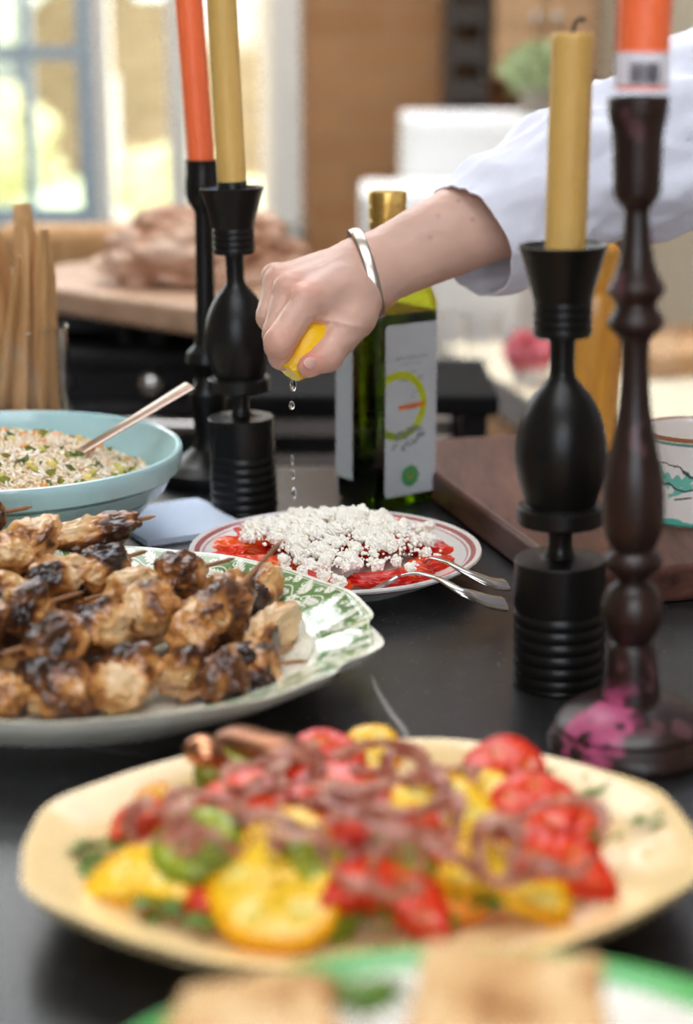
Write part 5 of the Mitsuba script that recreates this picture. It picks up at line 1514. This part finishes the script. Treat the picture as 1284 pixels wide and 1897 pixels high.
def head(p):
    d = rcone(p, NECK, HEAD + [0.02, 0, -0.04], 0.052, 0.050)
    f = np.array([-0.96, 0.0, -0.28])
    q = (p - HEAD) * [1 / 1.08, 1 / 0.86, 1 / 1.16]
    d = smin(d, np.linalg.norm(q, axis=1) - 0.092, 0.025)
    jaw = HEAD + f * 0.055 + np.array([0.0, 0, -0.068])
    d = smin(d, rcone(p, HEAD + f * 0.03, jaw, 0.06, 0.036), 0.03)
    d = smin(d, rcone(p, HEAD + f * 0.097 + [0, 0, 0.012], HEAD + f * 0.112 + [0, 0, -0.022], 0.006, 0.010), 0.012)       # nose
    for s in (-1, 1):
        e = HEAD + f * 0.088 + np.array([0, s * 0.030, 0.014])
        d = np.maximum(d, -(np.linalg.norm(p - e + f * -0.012, axis=1) - 0.014)) if False else smin(d, np.linalg.norm(p - e, axis=1) - 0.010, 0.006)
        d = smin(d, rcone(p, HEAD + [0.012, s * 0.082, 0.012], HEAD + [0.006, s * 0.080, -0.022], 0.013, 0.009), 0.006)      # ears
    d = smin(d, rcone(p, HEAD + f * 0.086 + [0, -0.017, -0.047], HEAD + f * 0.086 + [0, 0.017, -0.047], 0.006, 0.006), 0.010)  # lips
    return d


def body(p):
    d = smin(torso(p), head(p), 0.03)
    for a, b, c, s in ((SHL, ELL, WRL, 0), (SHR, EL, None, 1)):
        d = smin(d, rcone(p, a, b, 0.048, 0.040), 0.03)
        if c is not None:
            d = smin(d, rcone(p, b, c, 0.039, 0.026), 0.015)
            d = smin(d, rcone(p, c, c + [-0.02, 0, -0.075], 0.027, 0.028), 0.015)
            for i in range(4):
                b0 = c + np.array([-0.02, -0.026 + 0.0175 * i, -0.082])
                d = smin(d, smin(rcone(p, b0, b0 + [-0.006, 0, -0.040], 0.0095, 0.0085), rcone(p, b0 + [-0.006, 0, -0.040], b0 + [0.010, 0, -0.068 + 0.004 * abs(i - 1.5)], 0.0085, 0.0072), 0.004), 0.004)
            d = smin(d, smin(rcone(p, c + [-0.012, 0.018, -0.02], c + [-0.03, 0.040, -0.06], 0.013, 0.010), rcone(p, c + [-0.03, 0.040, -0.06], c + [-0.035, 0.040, -0.09], 0.010, 0.008), 0.004), 0.008)
    for i in range(2):
        d = smin(d, rcone(p, HIPS[i], KNEE[i], 0.085, 0.055), 0.03)
        d = smin(d, rcone(p, KNEE[i], ANK[i], 0.054, 0.036), 0.02)
        d = smin(d, rcone(p, ANK[i] + [0, 0, -0.035], ANK[i] + [-0.16, 0, -0.048], 0.032, 0.022), 0.02)
    return d


bm = nets(body, (0.20, 0.93, -0.925), (0.90, 1.62, 0.72), 0.0062)
soften(bm, 4)
pk = thing('person', 'person in a loose white shirt reaching from the right to squeeze a lemon', 'person')
bv = np.array(bm.vertices)
bs = np.tile(np.array([0.575, 0.355, 0.275]), (len(bv), 1)) * (0.92 + 0.16 * meshkit.fbm(bv * 45, 3, 12)[:, None])
f = np.array([-0.96, 0.0, -0.28])
w = np.exp(-(np.linalg.norm((bv - HEAD - f * 0.090 - [0, 0, -0.047]) * [1, .6, 1.8], axis=1) / 0.012) ** 2)[:, None]; bs = bs * (1 - w) + np.array([0.50, 0.15, 0.14]) * w
for s in (-1, 1):
    w = np.exp(-(np.linalg.norm((bv - HEAD - f * 0.096 - [0, s * 0.030, 0.014]) * [1, .7, 1.6], axis=1) / 0.008) ** 4)[:, None]; bs = bs * (1 - w) + np.array([0.03, 0.02, 0.015]) * w
part(pk, 'body', trimesh.util.concatenate([am, trimesh.Trimesh(bv, bm.faces, process=False)]), 'm_skin', True, color=np.vstack([skin, bs]))
# thumb nail
ta = (TT - TIPJ) / np.linalg.norm(TT - TIPJ)
tn = np.array([0.05, -0.93, 0.36]); tn -= ta * (tn @ ta); tn /= np.linalg.norm(tn)
tb_ = np.cross(tn, ta)
nb = ICO[3].vertices * [0.0056, 0.0044, 0.0010]
nb[:, 2] -= 55.0 * nb[:, 1] ** 2
nl = TT + ta * 0.0028 + tn * 0.0074
part(pk, 'thumbnail', trimesh.Trimesh(nb @ np.stack([ta, tb_, tn]) + nl, ICO[3].faces, process=False), 'm_nail', True, label='pale pink thumb nail')
mat('m_nail', (0.57, 0.315, 0.26), 0.3, 0.4)


# shirt: loose torso and two sleeves with folds, made as open tubes of cloth
def sleeve(path, radii, seed, folds=0.006, n=110, m=70, thick=0.0016, squash=None):
    c = spline(path, m)
    r = np.interp(np.linspace(0, 1, m), np.linspace(0, 1, len(radii)), radii)
    t, u, w = frames(c)
    # fix the frame so that w points up
    for i in range(m):
        up = np.array([0, 0, 1.0]) - t[i] * t[i][2]
        w[i] = up / np.linalg.norm(up); u[i] = np.cross(w[i], t[i])
    a = np.linspace(0, 2 * PI, n, endpoint=False)
    S = np.linspace(0, 1, m)[:, None]
    A = a[None]
    q = np.stack([np.cos(A) * 1.5 + 0 * S, np.sin(A) * 1.5 + 0 * S, S * 5.5 + 0.9 * np.sin(A + 1.0)], -1)
    fold = (np.abs(meshkit.fbm(q * [1, 1, 1.0] + seed, 3, seed) - 0.5) * 3.2 - 0.45)
    fold2 = np.sin(S * 46 + 2.2 * np.sin(A * 1.0 + 0.4) + 5 * meshkit.noise(q * 0.8 + 9, 2)) * (0.35 + 0.65 * np.sin(A) ** 2)
    f = folds * (1.3 * fold + 0.45 * fold2) * np.clip(0.35 + S * 2.0, 0, 1)
    sag = np.clip(-np.sin(A), 0, 1) ** 2 * np.exp(-((S - 0.10) / 0.10) ** 2) * 0.006
    R = r[:, None] + f + sag
    band = np.where(S < 0.075, 0.0012, 0.0)                              # the turned-up hem
    R = R + band
    V = c[:, None] + R[..., None] * (np.cos(A)[..., None] * u[:, None] + np.sin(A)[..., None] * w[:, None])
    inn = c[:, None] + (R - thick)[..., None] * (np.cos(A)[..., None] * u[:, None] + np.sin(A)[..., None] * w[:, None])
    V = np.concatenate([V[::-1], inn[:25]], 0)
    return orient_out(grid_mesh(V))


def orient_out(m):
    n = m.face_normals[: len(m.faces) // 4].copy()
    c = m.triangles_center[: len(m.faces) // 4]
    ctr = m.vertices.mean(0)
    if ((c - ctr) * n).sum() < 0: m.invert()
    return m


SP = [WR + FA * 0.34 + [0.004, -0.002, -0.0085], WR + FA * 0.47 + [0, 0, -0.008], WR + FA * 0.64 + [0, 0, -0.004], WR + FA * 0.82 + [0, 0, -0.006], EL + [0, 0, -0.010], EL + (SHR - EL) * 0.55 + [0, 0, -0.018], SHR + [0.02, -0.01, -0.012]]
sl = sleeve(SP, [0.0450, 0.0505, 0.0565, 0.063, 0.071, 0.078, 0.083, 0.085, 0.085, 0.080, 0.070], 3, folds=0.0105)


def shirt_fn(p):
    d = torso(p, 0.016)
    d = smin(d, rcone(p, SHL, ELL * 0.6 + SHL * 0.4, 0.064, 0.060), 0.03)
    d = np.maximum(d, -(p @ np.array([0.35, 0, 1.0]) - (0.35 * HIP[0] - 0.10)))
    d = np.maximum(d, rcone(p, NECK + [0, 0, -0.5], NECK + [0, 0, -0.01], 1.0, 0.50) if False else d)
    return d + 0.004 * (meshkit.fbm(p * 16, 3, 3) - 0.5) * 2


sm = nets(shirt_fn, (0.34, 1.0, -0.20), (0.86, 1.62, 0.50), 0.007)
soften(sm, 4)
part(pk, 'shirt', trimesh.util.concatenate([trimesh.Trimesh(sl.vertices, sl.faces, process=False), trimesh.Trimesh(sm.vertices, sm.faces, process=False)]), 'm_shirt', 60, label='loose white shirt with turned-up sleeve')


def trouser_fn(p):
    d = None
    for i in range(2):
        q = smin(rcone(p, HIPS[i], KNEE[i], 0.100, 0.075), rcone(p, KNEE[i], ANK[i], 0.075, 0.062), 0.02)
        d = q if d is None else smin(d, q, 0.02)
    d = smin(d, rcone(p, HIP + [0, -0.06, -0.02], HIP + [0, 0.06, -0.02], 0.122, 0.122), 0.03)
    d = np.maximum(d, p[:, 2] - 0.03)
    return np.maximum(d, -(p[:, 2] + 0.845))


tm = nets(trouser_fn, (0.50, 1.10, -0.88), (0.92, 1.56, 0.06), 0.009)
soften(tm, 3)
part(pk, 'trousers', tm, 'm_trousers', 60)


def hair_fn(p):
    q = (p - HEAD - [0.014, 0, 0.014]) * [1 / 1.06, 1 / 0.90, 1 / 1.14]
    d = np.linalg.norm(q, axis=1) - 0.103
    d = smin(d, rcone(p, HEAD + [0.10, 0, 0.0], HEAD + [0.15, 0, 0.02], 0.03, 0.036), 0.02)
    fwd = (p - HEAD) @ np.array([-0.80, 0, -0.60])
    return np.maximum(d + 0.002 * np.sin(p[:, 1] * 420 + p[:, 2] * 60), fwd - 0.028)


hm = nets(hair_fn, (0.30, 1.18, 0.40), (0.68, 1.45, 0.72), 0.006)
part(pk, 'hair', hm, 'm_hair', 60)

# bracelet
bn = fdir + np.array([0.10, -0.25, -0.10]); bn /= np.linalg.norm(bn)
bc = WR + fdir * 0.002 + np.array([0, 0, 0.0])
e1 = side - bn * (side @ bn); e1 /= np.linalg.norm(e1); e2 = np.cross(bn, e1)
q = np.linspace(0, 2 * PI, 97)
cc = bc + 0.0335 * np.cos(q)[:, None] * e1 + 0.0268 * np.sin(q)[:, None] * e2
rad = np.cos(q)[:, None] * e1 / 0.0335 + np.sin(q)[:, None] * e2 / 0.0268
rad /= np.linalg.norm(rad, axis=1, keepdims=True)
s = np.linspace(0, 2 * PI, 14, endpoint=False)
V = cc[:, None] + 0.0042 * np.cos(s)[None, :, None] * bn + 0.0011 * np.sin(s)[None, :, None] * rad[:, None]
single('bangle', 'plain silver bangle round the wrist of the reaching arm', 'bracelet', orient(grid_mesh(V)), 'm_silver', 50)

# lemon half in the fist and the juice falling from it
LA, LB = hp(600, 601, 1.200), hp(537, 692, 1.177)
ld = (LB - LA) / np.linalg.norm(LB - LA)
LL = np.linalg.norm(LB - LA)
lem = [(0, -0.002), (0.004, -0.001), (0.0085, 0.0025), (0.0118, 0.007), (0.0150, 0.0135), (0.0163, 0.020), (0.0160, 0.027), (0.0125, LL - 0.007), (0.0088, LL), (0.0078, LL + 0.0004), (0.0068, LL - 0.0008), (0.004, LL - 0.0015), (0, LL - 0.0016)]
lem = np.vstack([spline(lem[:9], 36), lem[9:]])
lm = orient(lathe(lem, 64))
lv = np.array(lm.vertices)
isin = (lv[:, 2] > LL - 0.004) & (np.hypot(lv[:, 0], lv[:, 1]) < 0.0082)
lv[:, 1] *= 0.82
lv += np.array(lm.vertex_normals) * (0.0007 * (meshkit.noise(lv * 900, 3) - 0.5) + 0.0016 * (meshkit.fbm(lv * 90, 2, 3) - 0.5))[:, None]
ax = np.array([0.0, 1.0, 0.0]) - ld * ld[1]; ax /= np.linalg.norm(ax)
Mx = np.stack([np.cross(ax, ld), ax, ld])
lc = np.where(isin[:, None], np.array([[0.78, 0.66, 0.20]]), np.array([[0.80, 0.46, 0.008]]) * (0.93 + 0.14 * meshkit.fbm(lv * 120, 2, 5)[:, None]))
lmn = thing('lemon_half', 'squeezed yellow lemon half held in the fist', 'lemon')
put(lmn, trimesh.Trimesh(lv @ Mx + LA, lm.faces, process=False), 'm_vc_satin', True, color=lc)


def drop(px, py, w, h, label, y=1.184, head=0.0):
    p = hp(px, py, y)
    s = np.linspace(0, 1, 24)
    r = w * np.sqrt(np.clip(np.sin(PI * s), 0, 1)) * (1 - head * s)
    prof = np.stack([r, (s - 0.5) * h], -1); prof[0, 0] = prof[-1, 0] = 0
    single('juice_drop', label, 'drop', move(lathe(prof, 24), tuple(p)), 'm_water', True)


drop(543, 708, 0.0029, 0.0135, 'long drop of juice hanging from the cut of the lemon', head=0.55)
drop(540.5, 751, 0.0021, 0.0062, 'round drop of juice falling just under the lemon')
drop(541, 852, 0.0013, 0.0072, 'uppermost of the three thin falling drops low over the plate')
drop(543, 879, 0.0014, 0.0072, 'middle of the three thin falling drops low over the plate')
drop(544.5, 913, 0.0016, 0.0088, 'lowest thin falling drop just above the feta plate')
